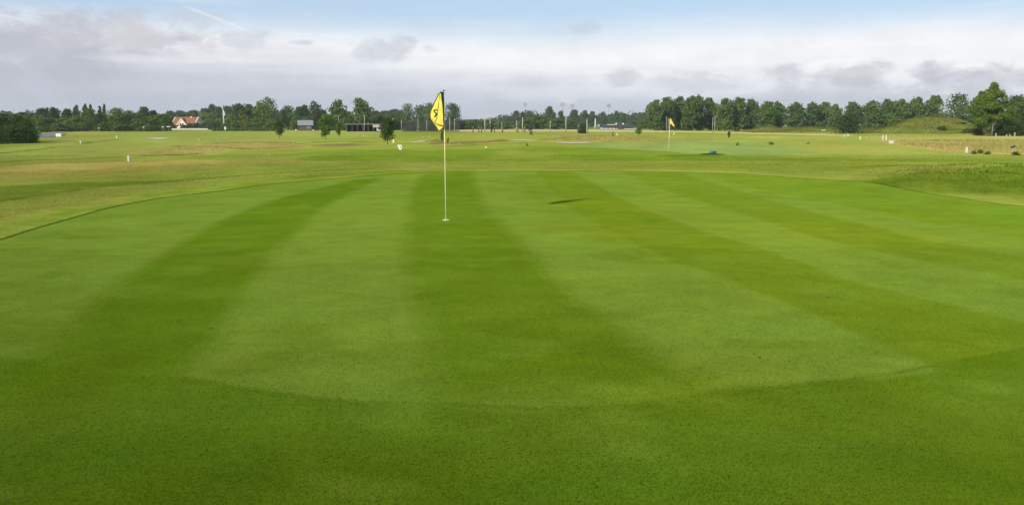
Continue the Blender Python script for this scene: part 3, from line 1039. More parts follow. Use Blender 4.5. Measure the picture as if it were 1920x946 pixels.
CROWN = {}
def tree(name, label, group, px, top, wpx, d, kind, mat, var, base=None, n=None, leaf=None, cat='tree', bark='bark', rot=None, zb=None):
    if n is None:
        n = 3000
    if leaf is None:
        leaf = .052
    crown, trunk = proto(kind, var, n, leaf)
    key = (kind, var, n, mat)
    if key not in CROWN:                       # crown mesh data per leaf colour
        me = crown.copy(); me.materials.clear(); me.materials.append(M[mat]); CROWN[key] = me
    x = xat(px, d)
    z0 = float(height(x, d)) if zb is None else zb
    Hh = zat(top, d) - z0
    W = wpx * d / FPX
    o = thing(name, label, cat, (x, d, z0), random.uniform(0, 6.28) if rot is None else rot, group)
    c_ = link('crown', CROWN[key], None, o); c_.scale = (W, W, Hh)
    tkey = ('t', kind, var, bark)
    if tkey not in CROWN:
        me = trunk.copy(); me.materials.clear(); me.materials.append(M[bark]); CROWN[tkey] = me
    t_ = link('trunk', CROWN[tkey], None, o); s_ = (W + Hh) * .5
    t_.scale = (s_ * .9, s_ * .9, Hh)
    return o


ORD = ['first', 'second', 'third', 'fourth', 'fifth', 'sixth', 'seventh', 'eighth', 'ninth', 'tenth', 'eleventh', 'twelfth', 'thirteenth', 'fourteenth', 'fifteenth', 'sixteenth']


def rank(pxs, mark):
    o_ = sorted(range(len(pxs)), key=lambda i: abs(pxs[i] - mark))
    return {i: ORD[k] for k, i in enumerate(o_)}


# poplar row beyond the straw strip on the right
row = [((1228, 188, 30), (1250, 183, 30), (1273, 182, 30), (1296, 181, 32), (1309, 180, 28), (1329, 185, 28),
        '%s dark poplar of the six-tree clump, counted from the pair of thin poles', 'poplars of the clump behind the second flag', 1337, 255),
       ((1358, 185, 32), (1383, 184, 32), (1406, 187, 30),
        '%s dark poplar of the three-tree clump, counted from the pair of thin poles', 'poplars of the three-tree clump', 1337, 252),
       ((1490, 193, 38), (1521, 193, 30), (1543, 193, 30), (1564, 196, 24),
        '%s dark poplar behind the low grassy bank, counted from the lone poplar', 'poplars behind the low grassy bank', 1595, 285),
       ((1633, 190, 33), (1661, 187, 29), (1685, 187, 36), (1716, 184, 34), (1747, 181, 38),
        '%s dark poplar behind the grassy barrow, counted from the lone poplar', 'poplars behind the barrow', 1595, 265)]
v = 0
for grp in row:
    *ts, lab, gname, mark, d_ = grp
    rk = rank([q[0] for q in ts], mark)
    for i, (px, top, w) in enumerate(ts):
        tree('poplar_tree', lab % rk[i], gname, px, top - 1, w * 1.20, d_ + (v % 3) * 5, 'poplar', 'leaf_poplar', v % 6)
        v += 1
tree('poplar_tree', 'lighter green poplar standing in front of its dark neighbour near the grassy bank', None, 1437, 190, 36, 245, 'poplar', 'leaf_mid', 1)
tree('poplar_tree', 'dark poplar half hidden by a lighter green poplar', None, 1457, 191, 32, 254, 'poplar', 'leaf_poplar', 4)
tree('poplar_tree', 'lone dark poplar rising directly behind a dark round bush', None, 1595, 191, 37, 270, 'poplar', 'leaf_poplar', 2)
tree('broadleaf_tree', 'broad dark tree with an airy crown behind the grassy barrow', None, 1797, 175, 74, 225, 'round', 'leaf_poplar', 2, n=2600, leaf=.03)
tree('poplar_tree', 'dark tree peeping from behind the tall light green tree', None, 1835, 172, 40, 230, 'poplar', 'leaf_poplar', 5)
tree('poplar_tree', 'dark poplar behind the bushes right of the tall light green tree', None, 1905, 180, 52, 200, 'round', 'leaf_poplar', 3)
tree('poplar_tree', 'dark poplar at the end of the row beyond the fence posts', None, 1962, 182, 60, 200, 'poplar', 'leaf_poplar', 0)
tree('round_bush', 'dark round bush growing before the lone poplar', None, 1590, 212, 60, 165, 'bush', 'leaf_dark', 1, cat='bush', n=2200, leaf=.035)
tree('round_bush', 'small pale bush at the foot of the poplars before the barrow', None, 1652, 233, 20, 185, 'bush', 'leaf_light', 2, cat='bush')
tree('round_bush', 'dark bush at the foot of the poplars before the barrow', None, 1676, 222, 26, 186, 'bush', 'leaf_mid', 3, cat='bush')

# the tall light green tree with its visible pale fork
def big_tree():
    d_ = 128; x = xat(1857, d_); z0 = float(height(x, d_)) - .02
    H_ = zat(153, d_) - z0; W_ = 74 * d_ / FPX
    o = thing('broadleaf_tree', 'tall light green tree with pale forked trunk beside dark bushes', 'tree', (x, d_, z0))
    r = random.Random(4); lobes = []
    for i in range(80):
        z = .20 + .76 * (i + r.random()) / 80
        rr = .5 * (math.sin(math.pi * min(1, (z - .02) / 1.0)) ** .5 if z < .86 else .25) * (1 if z < .55 else max(.14, 1 - (z - .55) * 1.9))
        a = r.random() * 6.283; q = rr * r.uniform(.2, .95)
        lr = r.uniform(.09, .16) * (1 if z < .8 else .6)
        if z < .34 and math.sin(a) < -.55:         # open side that shows the trunk
            continue
        lobes.append((math.cos(a) * q * W_, math.sin(a) * q * W_, z * H_, lr * W_, lr * W_ * .7))
    for (lx, lz) in ((-.02, .97), (.03, .93), (-.07, .90), (.06, .88), (-.17, .86), (0, .84)):
        lobes.append((lx * W_, 0, lz * H_, .045 * W_, .06 * W_))
    V, F, col = leaf_cloud(lobes, 13000, .13, 77)
    link('crown', np_mesh('crown', V, F, col), M['leaf_fresh'], o)
    b = B()
    h = H_
    b.tube([(0, -.3, -.05), (.05, -.35, h * .12), (.0, -.4, h * .22)], [.13, .11, .09], 9)
    b.tube([(0, -.4, h * .20), (-.05, -.5, h * .36), (.05, -.3, h * .55), (0, 0, h * .8)], [.085, .065, .05, .02], 8)
    b.tube([(0.02, -.4, h * .17), (.45, -.6, h * .30), (.75, -.6, h * .40), (1.1, -.4, h * .55)], [.07, .055, .04, .02], 7)
    b.tube([(-.02, -.45, h * .28), (-.4, -.6, h * .38), (-.7, -.5, h * .5)], [.05, .04, .015], 6)
    b.obj('trunk', M['palebark'], o, smooth=True)


big_tree()
for i, (px, top, w, d_, mt) in enumerate(((1885, 208, 52, 132, 'leaf_mid'), (1915, 203, 56, 134, 'leaf_dark'), (1950, 206, 60, 134, 'leaf_mid'),
                                          (1873, 226, 40, 130, 'leaf_dark'), (1905, 228, 44, 128, 'leaf_dark'), (1833, 232, 26, 136, 'leaf_dark'), (1985, 212, 60, 132, 'leaf_mid'))):
    tree('dark_bush', ORD[[1873, 1833, 1885, 1905, 1915, 1950, 1985].index(px)] + ' dark bush counted from the pale forked trunk', 'bushes under the tall light green tree', px, top, w * 1.15, d_, 'bush', mt, i % 5, cat='bush', n=2600, leaf=.032)
for i, (px, top, w, d_) in enumerate(((1765, 236, 20, 168), (1815, 240, 26, 165), (1800, 232, 22, 172), (1832, 240, 20, 160))):
    tree('low_scrub', 'low dark scrub patch growing on the flank of the grassy barrow', 'scrub on the barrow', px, top, w, d_, 'bush', 'leaf_mid', i, cat='bush')

# dark thicket on the left
for i, (px, top, w, d_, mt) in enumerate(((8, 212, 52, 80, 'leaf_dark'), (34, 214, 40, 84, 'leaf_dark'), (54, 222, 38, 78, 'leaf_dark'), (-30, 208, 60, 80, 'leaf_dark'),
                                          (22, 232, 44, 75, 'leaf_dark'), (-8, 236, 40, 72, 'leaf_dark'), (60, 240, 26, 77, 'leaf_dark'), (-70, 214, 60, 78, 'leaf_dark'), (42, 238, 40, 75, 'leaf_dark'))):
    tree('thicket_bush', ORD[[60, 54, 42, 34, 22, 8, -8, -30, -70].index(px)] + ' very dark bush of the thicket, counted from the car park', 'dark thicket beside the car park', px, top, w * 1.15, d_, 'bush', mt, i % 5, cat='bush', n=3200, leaf=.03)

# wood on the left, back to front
def wood(lst, name, label, group, kind, mat, **kw):
    mark = kw.pop('mark', None)
    rk = rank([q[0] for q in lst], mark[0]) if mark else None
    for i, (px, top, w, d_) in enumerate(lst):
        mat_ = 'leaf_light' if mat == 'leaf_mid' and i % 3 == 1 else mat
        tree(name, '%s %s, counted from %s' % (rk[i], label, mark[1]) if mark else label, group, px, top, w, d_, kind, mat_, (i * 5 + int(px)) % 6, **kw)


wood([(48, 211, 30, 250), (62, 213, 34, 245), (82, 203, 28, 255), (104, 202, 26, 250), (128, 204, 28, 250), (272, 201, 26, 270), (290, 207, 26, 275)],
     'wood_tree', 'dark rounded tree of the left wood', 'dark trees of the left wood', 'round', 'leaf_dark', mark=(40, 'the car park'))
wood([(92, 202, 16, 258), (146, 197, 26, 250), (163, 195, 24, 252), (173, 196, 18, 256), (190, 199, 20, 258), (198, 195, 18, 258)],
     'spire_tree', 'dark pointed tree of the left wood', 'pointed trees of the left wood', 'spire', 'leaf_dark', mark=(40, 'the car park'))
wood([(168, 203, 34, 235), (222, 202, 46, 232), (246, 207, 34, 234)],
     'broadleaf_tree', 'bright green rounded tree of the left wood', 'bright rounded trees of the left wood', 'round', 'leaf_light', mark=(325, 'the red-roofed house'), n=2600, leaf=.032)
wood([(110, 230, 34, 215), (85, 236, 24, 200), (130, 226, 30, 218), (150, 234, 34, 225), (195, 228, 34, 225), (225, 232, 40, 225), (262, 222, 38, 228), (290, 216, 40, 240), (312, 214, 30, 255), (280, 232, 30, 226), (308, 230, 26, 240)],
     'wood_bush', 'green bush along the left wood', 'bushes along the left wood', 'bush', 'leaf_mid', cat='bush', mark=(325, 'the red-roofed house'))
r_ = random.Random(9)
wood([(75 + 23 * i, 216 + r_.uniform(-5, 6), 36 + r_.uniform(-4, 10), 242 + r_.uniform(-3, 5)) for i in range(11)],
     'undergrowth_bush', 'leafy bush filling the left wood', 'undergrowth of the left wood', 'round', 'leaf_mid', cat='bush', mark=(40, 'the car park'))
wood([(556 + 19 * i, 214 + r_.uniform(-4, 6), 30 + r_.uniform(-3, 8), 275 + r_.uniform(-3, 5)) for i in range(11)],
     'undergrowth_bush', 'leafy bush behind hut and shelter', 'undergrowth behind hut and shelter', 'round', 'leaf_mid', cat='bush', mark=(775, 'the range netting'))
wood([(322, 208, 30, 440), (342, 208, 34, 450), (362, 207, 30, 445), (385, 203, 30, 440), (399, 196, 22, 460), (411, 200, 22, 455), (428, 199, 26, 450)],
     'wood_tree', 'dark tree behind the red-roofed house', 'trees behind the red-roofed house', 'round', 'leaf_dark', mark=(433, 'the white flagpole'))
wood([(390, 210, 38, 405), (408, 214, 34, 402), (428, 214, 32, 400), (440, 212, 34, 398)],
     'broadleaf_tree', 'mid green tree near the flagpole', 'trees beside the white flagpole', 'round', 'leaf_mid', mark=(370, 'the red-roofed house'))
wood([(322, 232, 22, 362), (345, 234, 18, 360), (356, 231, 16, 362), (368, 230, 22, 360), (384, 230, 22, 362), (398, 228, 28, 361)],
     'garden_bush', 'dark garden bush before the house', 'garden bushes of the house', 'bush', 'leaf_dark', cat='bush', mark=(421, 'the white flagpole'))
wood([(449, 195, 34, 330), (466, 196, 30, 332), (480, 200, 24, 330)],
     'broadleaf_tree', 'rounded dark tree near the flagpole', 'rounded trees near the flagpole', 'round', 'leaf_dark', mark=(505, 'the tallest ragged tree'))
tree('yellow_bush', 'yellow-green bush in front of the wood near the white flagpole', None, 459, 214, 26, 295, 'bush', 'leaf_yellow', 2, cat='bush')
tree('spire_tree', 'tallest ragged green tree of the left wood with pointed top', None, 505, 181, 46, 290, 'poplar', 'leaf_mid', 3, n=2600, leaf=.03)
tree('broadleaf_tree', 'green tree leaning against the tallest ragged tree of the wood', None, 490, 192, 34, 294, 'poplar', 'leaf_mid', 0)
tree('broadleaf_tree', 'round dark green tree right beside the tallest ragged tree', None, 541, 198, 40, 296, 'round', 'leaf_mid', 4, n=2200, leaf=.034)
wood([(486, 222, 44, 285), (512, 222, 40, 284), (440, 226, 26, 288), (426, 230, 24, 288), (470, 228, 30, 286)],
     'wood_bush', 'green bush above the clipped hedge', 'bushes above the clipped hedge', 'bush', 'leaf_mid', cat='bush', mark=(530, 'the dark bushy young tree'))
wood([(562, 200, 26, 340), (573, 197, 24, 345), (606, 206, 26, 350), (650, 208, 30, 350), (704, 208, 30, 480), (722, 208, 30, 490), (738, 205, 30, 490), (752, 207, 26, 480)],
     'far_tree', 'distant dark tree behind the range buildings', 'distant trees behind the range buildings', 'round', 'leaf_dark', mark=(760, 'the range netting'))
tree('poplar_tree', 'pale grey-green airy tree behind the grey-roofed hut', None, 590, 190, 36, 262, 'poplar', 'leaf_grey', 2, n=1200)
tree('poplar_tree', 'airy two-topped tree between the grey-roofed hut and the long shelter', None, 635, 187, 40, 262, 'poplar', 'leaf_mid', 4, n=1500)
tree('poplar_tree', 'tall leafy tree rising behind the long open shelter', None, 678, 184, 46, 262, 'poplar', 'leaf_mid', 5, n=1800)
wood([(612, 214, 30, 256), (650, 220, 28, 258), (700, 222, 26, 300), (735, 224, 36, 300), (752, 220, 26, 305)],
     'wood_bush', 'green bush behind the range buildings', 'bushes behind the range shelter', 'bush', 'leaf_mid', cat='bush', mark=(760, 'the range netting'))
wood([(764, 194, 30, 320), (790, 196, 34, 322), (806, 193, 34, 320)],
     'broadleaf_tree', 'round grey-green tree behind the range netting', 'round trees behind the range netting', 'round', 'leaf_poplar', mark=(848, 'the dense dark round tree'), n=2200, leaf=.034)
tree('broadleaf_tree', 'dense dark round tree beside the yellow flag behind the netting', None, 848, 193, 38, 310, 'round', 'leaf_dark', 1, n=2600, leaf=.034)
wood([(770, 228, 30, 240), (795, 232, 26, 240), (815, 234, 26, 242), (840, 230, 34, 300), (862, 226, 30, 320)],
     'range_bush', 'low bush growing behind the range netting', 'bushes behind the netting', 'bush', 'leaf_grey', cat='bush')

# middle distance scrub and far trees of the plain
wood([(885, 224, 40, 350), (915, 224, 36, 352), (945, 224, 36, 350), (985, 220, 36, 345), (1010, 216, 36, 352), (1040, 220, 40, 350), (1068, 224, 34, 350), (1150, 228, 34, 420), (1190, 226, 40, 400), (1208, 222, 30, 390)],
     'scrub_tree', 'olive scrub tree beyond the straw strip', 'scrub beyond the straw strip', 'bush', 'leaf_mid', mark=(832, 'the near flag'))
wood([(1031, 200, 20, 520), (1052, 208, 14, 560), (1076, 206, 20, 520), (1097, 207, 18, 540), (1110, 209, 16, 560), (1130, 210, 14, 560), (1156, 208, 16, 540), (1169, 212, 12, 560), (967, 208, 18, 600), (992, 208, 14, 600), (1205, 212, 20, 560)],
     'far_tree', 'rounded tree above the far wood', 'far trees near the floodlights', 'round', 'leaf_dark', mark=(1215, 'the six-poplar clump'))


def far_wood():
    n_ = 0; Vs, Fs, Cs = [], [], []
    r = random.Random(12)
    base = []
    for i in range(430):
        a = math.radians(-44 + 88 * i / 430 + r.uniform(-.2, .2))
        d_ = r.uniform(640, 900)
        hgt = (10.5 + 3.2 * math.sin(a * 19) + 2.0 * math.sin(a * 47 + 1)) * d_ / 740 * r.uniform(.8, 1.12)
        w_ = r.uniform(9, 16)
        base.append((math.sin(a) * d_, math.cos(a) * d_, hgt, w_))
    lobes = []
    for x, y, h_, w_ in base:
        for k in range(5):
            lobes.append((x + r.uniform(-.35, .35) * w_, y + r.uniform(-.35, .35) * w_, h_ * r.uniform(.25, .78), w_ * r.uniform(.3, .5), h_ * .24))
    V, F, col = leaf_cloud(lobes, 70000, 1.4, 5)
    o = link('far_wood', np_mesh('far_wood', V, F, col), M['leaf_dark'])
    o['kind'] = 'stuff'
    tag(o, 'distant dark wood lining the horizon', 'wood')


far_wood()

# young trees out on the course
tree('young_tree', 'dark bushy young tree standing alone before the clipped hedge', None, 524, 226, 22, yg(259), 'young', 'leaf_dark', 1, n=1500, leaf=.045)
tree('young_tree', 'larger green young tree in front of the grey-roofed hut', None, 611, 219, 30, yg(263), 'young', 'leaf_mid', 2, n=1700, leaf=.045, bark='palebark')
tree('young_tree', 'slim green young tree beside the larger one near the shelter', None, 636, 228, 14, yg(258), 'young', 'leaf_mid', 3, n=900, leaf=.06)
tree('young_tree', 'dark drooping young tree beside the white tee sign', None, 727, 221, 36, yg(271), 'young', 'leaf_dark', 4, n=1900, leaf=.042)
tree('sapling', 'small leafy sapling growing behind the flag of the near pin', None, 829, 245, 10, yg(269), 'young', 'leaf_mid', 5, n=260, leaf=.10)
tree('sapling', 'tiny sapling in the dry grass right of the near pin', None, 840, 258, 6, yg(270), 'young', 'leaf_mid', 0, n=160, leaf=.12)
tree('round_bush', 'round green bush beside a range pole before the straw strip', None, 1093, 231, 20, yg(250), 'bush', 'leaf_dark', 2, cat='bush')
tree('young_tree', 'leaning young tree before the long dark-roofed building', None, 1197, 234, 16, yg(256), 'young', 'leaf_mid', 3, n=700, leaf=.06)
tree('young_tree', 'feathery young tree beside a tall range pole', None, 995, 229, 10, yg(250), 'young', 'leaf_grey', 1, n=600, leaf=.06)
tree('young_tree', 'thin feathery young tree between two range poles', None, 921, 230, 10, yg(249), 'young', 'leaf_grey', 2, n=500, leaf=.06)
tree('young_tree', 'pale feathery tree behind the tall range pole', None, 979, 209, 13, 240, 'young', 'leaf_grey', 4, n=900, leaf=.05)
tree('sapling', 'dark slender sapling on the fairway before the three-tree clump', None, 1367, 246, 7, yg(260), 'young', 'leaf_dark', 2, n=240, leaf=.10)
tree('low_shrub', 'small dark shrub at the edge of the mown grass near a bunker', None, 988, 268, 5, yg(274), 'bush', 'leaf_mid', 1, cat='bush', n=200, leaf=.10)
tree('low_shrub', 'small weedy tuft on the far green surround', None, 1383, 266.5, 8, yg(272.5), 'bush', 'leaf_mid', 2, cat='bush', n=160, leaf=.10)
tree('low_shrub', 'low dark green shrub at the end of the dry patch by the far green', None, 1446, 265.5, 12, yg(271), 'bush', 'leaf_mid', 3, cat='bush', n=260, leaf=.09)
wood([(1826, 282, 14, yg(289)), (1838, 280, 16, yg(288)), (1852, 283, 16, yg(290)), (1905, 284, 20, yg(292))], 'weed_clump', 'green weed clump by the tall grass', 'weeds along the tall grass', 'bush', 'leaf_light', cat='weeds', mark=(1812, 'the white stake'), n=400, leaf=.08)
wood([(1822, 266, 6, 82), (1833, 265, 5, 84), (1848, 266, 5, 82), (1875, 265, 5, 84)], 'weed_clump', 'dark dock stalk standing among the tall dry grass', 'dock stalks in the tall grass', 'young', 'leaf_dark', cat='weeds', n=140, leaf=.10)


# clipped hedge
def hedge(px0, px1, top, d_, label, mat):
    x0, x1 = xat(px0, d_), xat(px1, d_)
    r = random.Random(3); h_ = zat(top, d_)
    lobes = []
    n_ = int((x1 - x0) / .5)
    for i in range(n_):
        lobes.append(((i + .5) / n_ * (x1 - x0), r.uniform(-.3, .3), h_ * .5, .5, h_ * .52 * r.uniform(.9, 1.06)))
    V, F, col = leaf_cloud(lobes, 5000, .16, 8)
    o = thing('hedge', label, 'hedge', (x0, d_, 0))
    link('foliage', np_mesh('foliage', V, F, col), M[mat], o)
    for i in range(0, n_, 3):
        B().tube([((i + .5) / n_ * (x1 - x0), 0, -.05), ((i + .5) / n_ * (x1 - x0), 0, h_ * .6)], .04, 5).obj('stem', M['bark'], o)


hedge(398, 514, 239.5, 236, 'low clipped hedge along the fairway below the white flagpole', 'leaf_mid')


# ------------------------------------------------------------------ the near pin with its hanging flag
def near_pin():
    bx, by = gp(836, 412.5)
    s = (by * math.cos(PITCH) + CAMZ * math.sin(PITCH)) / FPX     # metres per photograph pixel there
    o = thing('flagstick', 'near golf pin with hanging yellow flag edged in black', 'golf flag', (bx, by, 0))
    ztop = zat(171, by)

    def loc(px, py, dep=0.0):
        return Vector((xat(px, by, zat(py, by)) - bx, dep, zat(py, by)))
    top = loc(832.3, 171.5)
    b = B()
    b.tube([(0, 0, -.12), (top.x * .55, 0, top.z * .55), (top.x, 0, top.z)], [.0088, .0080, .0070], 10)
    b.obj('pole', M['pole_yellow'], o, smooth=True)
    b = B()
    b.lathe([(.006, 0), (.013, .004), (.013, .02), (.007, .028)], 10)
    q = b.obj('pole_cap', M['black'], o); q.location = top

    def sheet(rows, nx, name, mat, parent, thick=.0015, bulge=0.0):
        """rows: (py, px left, depth left, px right, depth right)"""
        rows2 = []
        for (a, b2) in zip(rows, rows[1:]):
            for k in range(4):
                u = k / 4
                rows2.append(tuple(p + (q_ - p) * u for p, q_ in zip(a, b2)))
        rows2.append(rows[-1])
        V, F = [], []
        for side in (0, 1):
            for j, (py, xl, dl, xr, dr) in enumerate(rows2):
                for i in range(nx + 1):
                    u = i / nx
                    dep = dl + (dr - dl) * u - bulge * math.sin(math.pi * u) + .004 * math.sin(j * .8 + u * 5)
                    p = loc(xl + (xr - xl) * u, py, dep + side * thick)
                    V.append(p)
        nr = len(rows2); w = nx + 1; off = nr * w
        for j in range(nr - 1):
            for i in range(nx):
                a = j * w + i
                F.append((a, a + 1, a + w + 1, a + w)); F.append((off + a, off + a + w, off + a + w + 1, off + a + 1))
        for j in range(nr - 1):
            for c_ in (0, nx):
                a = j * w + c_
                F.append((a, a + w, off + a + w, off + a))
        for i in range(nx):
            for j in (0, nr - 1):
                a = j * w + i
                F.append((a, a + 1, off + a + 1, off + a))
        me = bpy.data.meshes.new(name); me.from_pydata([tuple(v_) for v_ in V], [], F)
        for p in me.polygons:
            p.use_smooth = True
        return link(name, me, mat, parent)
    # cloth: hoist sleeve, the front fold, the left wing behind it and the hanging tip
    WING = [(174.5, 823.5, 825.5), (186, 818, 823.5), (198, 811.5, 822), (208, 807, 821), (216, 805.6, 820.2), (223, 807, 819), (231, 812.5, 820.5), (238, 817.5, 826), (245.3, 823.4, 824.2)]
    dl_, dr_ = .075, -.02
    fl = sheet([(a, b_, dl_ * min(1, (c_ - b_) / 9), c_, dr_) for a, b_, c_ in WING], 8, 'flag', M['flag_yellow'], o, bulge=.012)

    def wd(px, py):                      # depth of the wing's cloth at a point
        ys = [w_[0] for w_ in WING]
        xl = np.interp(py, ys, [w_[1] for w_ in WING]); xr = np.interp(py, ys, [w_[2] for w_ in WING])
        u_ = min(1, max(0, (px - xl) / (xr - xl)))
        l_ = dl_ * min(1, (xr - xl) / 9)
        return l_ + (dr_ - l_) * u_ - .012 * math.sin(math.pi * u_) - .006
    sheet([(175, 825.0, -.030, 827.2, -.050), (185, 823.8, -.034, 828.6, -.062), (197, 822.2, -.036, 830.0, -.075), (210, 821, -.036, 831.2, -.085), (221, 819.4, -.036, 831.8, -.09),
           (230.8, 816.2, -.036, 832.2, -.09), (234.6, 824, -.060, 832.4, -.09)], 8, 'front_fold', M['flag_yellow'], fl, bulge=.012)
    sheet([(230.5, 814.5, .02, 830, -.06), (235.5, 817.5, .0, 833, -.06), (238, 818.6, -.005, 831.6, -.055), (245.6, 823.6, -.03, 824.4, -.034)], 6, 'hanging_tip', M['flag_yellow'], fl, bulge=.006)
    # black hoist sleeve and hem
    sheet([(172.2, 825.4, -.052, 832.2, -.014), (180, 826.6, -.060, 832.4, -.014), (195, 829.2, -.074, 832.6, -.016), (212, 831.0, -.088, 832.8, -.016), (234, 832.2, -.092, 833.4, -.018)], 3, 'hoist_sleeve', M['black'], o)
    def hem(pts, w, dep, name='hem'):
        b = B()
        P = [loc(px, py, dp) for (px, py, dp) in pts]
        for i in range(len(P) - 1):
            a, c_ = P[i], P[i + 1]
            dv = (c_ - a).normalized(); nn = Vector((dv.z, 0, -dv.x)) * w * s
            a2, c2_ = a - dv * .001, c_ + dv * .001
            vs = [a2 - nn, c2_ - nn, c2_ + nn, a2 + nn]
            f_ = [b.bm.verts.new(v_ + Vector((0, dep, 0))) for v_ in vs]; k_ = [b.bm.verts.new(v_ + Vector((0, dep + .004, 0))) for v_ in vs]
            b.bm.faces.new(f_); b.bm.faces.new(k_[::-1])
            for q_ in range(4):
                b.bm.faces.new((f_[q_], k_[q_], k_[(q_ + 1) % 4], f_[(q_ + 1) % 4]))
        return b.obj(name, M['black'], fl)
    edge = [(823.2, 174), (817.6, 186), (811, 198), (806.5, 208), (805, 216), (806.5, 223.5), (812, 231.7), (817.2, 239), (823.8, 246.3)]
    hem([(a, b_, min(wd(a, b_), .03 if b_ > 238 else 1)) for a, b_ in edge], .75, -.006)
    hem([(824, 246.3, -.04), (828.5, 242.2, -.055), (833, 236.8, -.068)], .7, -.004)
    hem([(825.2, 175, -.034), (824, 185, -.040), (822.3, 197, -.042), (821, 210, -.042), (819.3, 221, -.042), (816, 230.8, -.042)], .40, -.003, 'fold_seam')
    hem([(816, 231, -.046), (824, 234.2, -.078), (832.4, 235.4, -.10)], .45, -.004, 'lower_hem')
    # the printed figure: a bent stroke whose rest is tucked into the fold
    hem([(a, b_, wd(a, b_)) for a, b_ in ((820.4, 206.2), (815.5, 206.2), (812.6, 207.3), (815.0, 210.4), (818.8, 214.6), (819.6, 213.0), (819.4, 211.2))], 1.05, -.010, 'printed_number')
    hem([(a, b_, wd(a, b_)) for a, b_ in ((818.8, 214.4), (816.6, 217.0), (814.4, 219.2))], 1.25, -.010, 'printed_number')
    # cup
    cup = thing('hole_cup', 'white cup liner round the foot of the near pin', 'golf hole', (bx, by, 0))
    b = B()
    n_ = 24
    prof = [(.050, -.10), (.060, -.10), (.060, .006), (.054, .009), (.050, .006)]
    rings = [[b.bm.verts.new((r_ * math.cos(6.28319 * k / n_), r_ * math.sin(6.28319 * k / n_), z_)) for k in range(n_)] for r_, z_ in prof]
    for q_ in range(len(prof)):
        r0, r1 = rings[q_], rings[(q_ + 1) % len(prof)]
        for k in range(n_):
            b.bm.faces.new((r0[k], r0[(k + 1) % n_], r1[(k + 1) % n_], r1[k]))
    b.obj('liner', M['white'], cup)
    B().lathe([(.049, .001), (.049, .003)], 24).obj('cup_floor', M['pole_yellow'], cup)


near_pin()


def far_pin():
    bx, by = gp(1253.5, 283.5)
    z0 = float(height(bx, by))
    o = thing('flagstick', 'second golf pin on the far green with drooping yellow flag', 'golf flag', (bx, by, z0))
    s = by / FPX

    def loc(px, py, dep=0.0):
        return Vector((xat(px, by, zat(py, by)) - bx, dep, zat(py, by) - z0))
    t_ = loc(1256.3, 221.5)
    B().tube([(0, 0, -.1), tuple(t_)], [.019, .014], 8).obj('pole', M['pole_yellow'], o, smooth=True)
    def slab(pts, y0, y1, name, mat, par):
        b = B()
        P = [loc(*p) for p in pts]
        b.prism([(p.x, p.z) for p in P], y0, y1)
        return b.obj(name, mat, par)
    f_ = slab([(1256.2, 222.3), (1258, 222.6), (1260.5, 228), (1263, 233), (1259.5, 232.6), (1256.2, 232)], -.03, -.01, 'flag', M['flag_yellow'], o)
    slab([(1258.5, 232.4), (1263, 232.8), (1264.3, 235.5), (1263.6, 238.2), (1261, 235.6)], -.05, -.02, 'hanging_tip', M['flag_yellow'], f_)
    slab([(1256.2, 221), (1258.5, 221.3), (1262, 227), (1266.6, 234.5), (1264.8, 236.8), (1263.4, 232.8), (1260.8, 227.6), (1258.3, 222.4), (1256.2, 222.2)], -.02, .02, 'hem', M['darkred'], f_)


far_pin()


# ------------------------------------------------------------------ stakes, markers and small things on the course
def on_ground(px, py):
    x, y = gp(px, py)
    return x, y, float(height(x, y))


def stake(px, top, base, label, mat='white', w=None, cap=None, group=None, name='marker_stake'):
    x, y, z = on_ground(px, base)
    h_ = (base - top) * y / FPX
    w_ = (w or 3.0) * y / FPX * .5
    o = thing(name, label, 'stake', (x, y, z), random.uniform(-.3, .3), group)
    b = B(); b.box(-w_, w_, -w_, w_, -.08, h_ * .9, w_ * .15)
    b.obj('post', M[mat], o)
    b = B(); b.prism([(-w_ * 1.02, h_ * .9 - .003), (w_ * 1.02, h_ * .9 - .003), (w_ * .4, h_), (-w_ * .4, h_)], -w_ * 1.02, w_ * 1.02)
    b.obj('cap', M[cap or mat], o)
    return o


stake(241, 291.5, 302.5, 'white stake standing beside the dry grass strip in the left rough', w=2.6)
stake(151, 263.5, 269.5, 'small white stake on the lip of the left fairway', w=1.6)
stake(219, 255, 259, 'tiny pale stake on the far left fairway near the bunker', w=1.6)
stake(1812, 276, 286.5, 'white stake in green weeds at the edge of the tall dry grass', w=3.4)
stake(1655, 253.8, 263, 'shorter of two white stakes before the tall dry grass', w=1.8)
stake(1661, 253.2, 263, 'taller of two white stakes before the tall dry grass', w=1.8)
stake(1583, 252.2, 256, 'pale stake below the dark round bush', w=1.5)
stake(1590, 250.5, 255.6, 'white stake at the foot of the dark round bush', w=1.5)
stake(1613, 255.5, 261, 'orange-tinted stake at the start of the dry grass', 'pole_yellow', w=2.0)
stake(1157, 250, 255.8, 'pale yellow stake before the long dark-roofed building', 'pole_yellow', w=1.7)
stake(1263.5, 248.5, 252.5, 'small pale stake beside the second flag beyond the dry strip', 'pole_yellow', w=1.5)
stake(738, 261, 268, 'short yellow stake under the drooping young tree', 'pole_yellow', w=2.4)
stake(1149, 247, 256, 'dark wooden stake beside the pale yellow one', 'darkwood', w=1.6)


def dome(px, py, w, label, group=None, flatten=.7):
    x, y, z = on_ground(px, py)
    r_ = w * y / FPX * .5
    o = thing('marker_stone', label, 'marker', (x, y, z), random.uniform(0, 6), group)
    b = B(); b.lathe([(r_ * .8, -.02), (r_, r_ * .25 * flatten), (r_ * .92, r_ * .8 * flatten), (r_ * .6, r_ * 1.25 * flatten), (r_ * .15, r_ * 1.45 * flatten)], 12)
    b.obj('stone', M['white'], o, smooth=True)


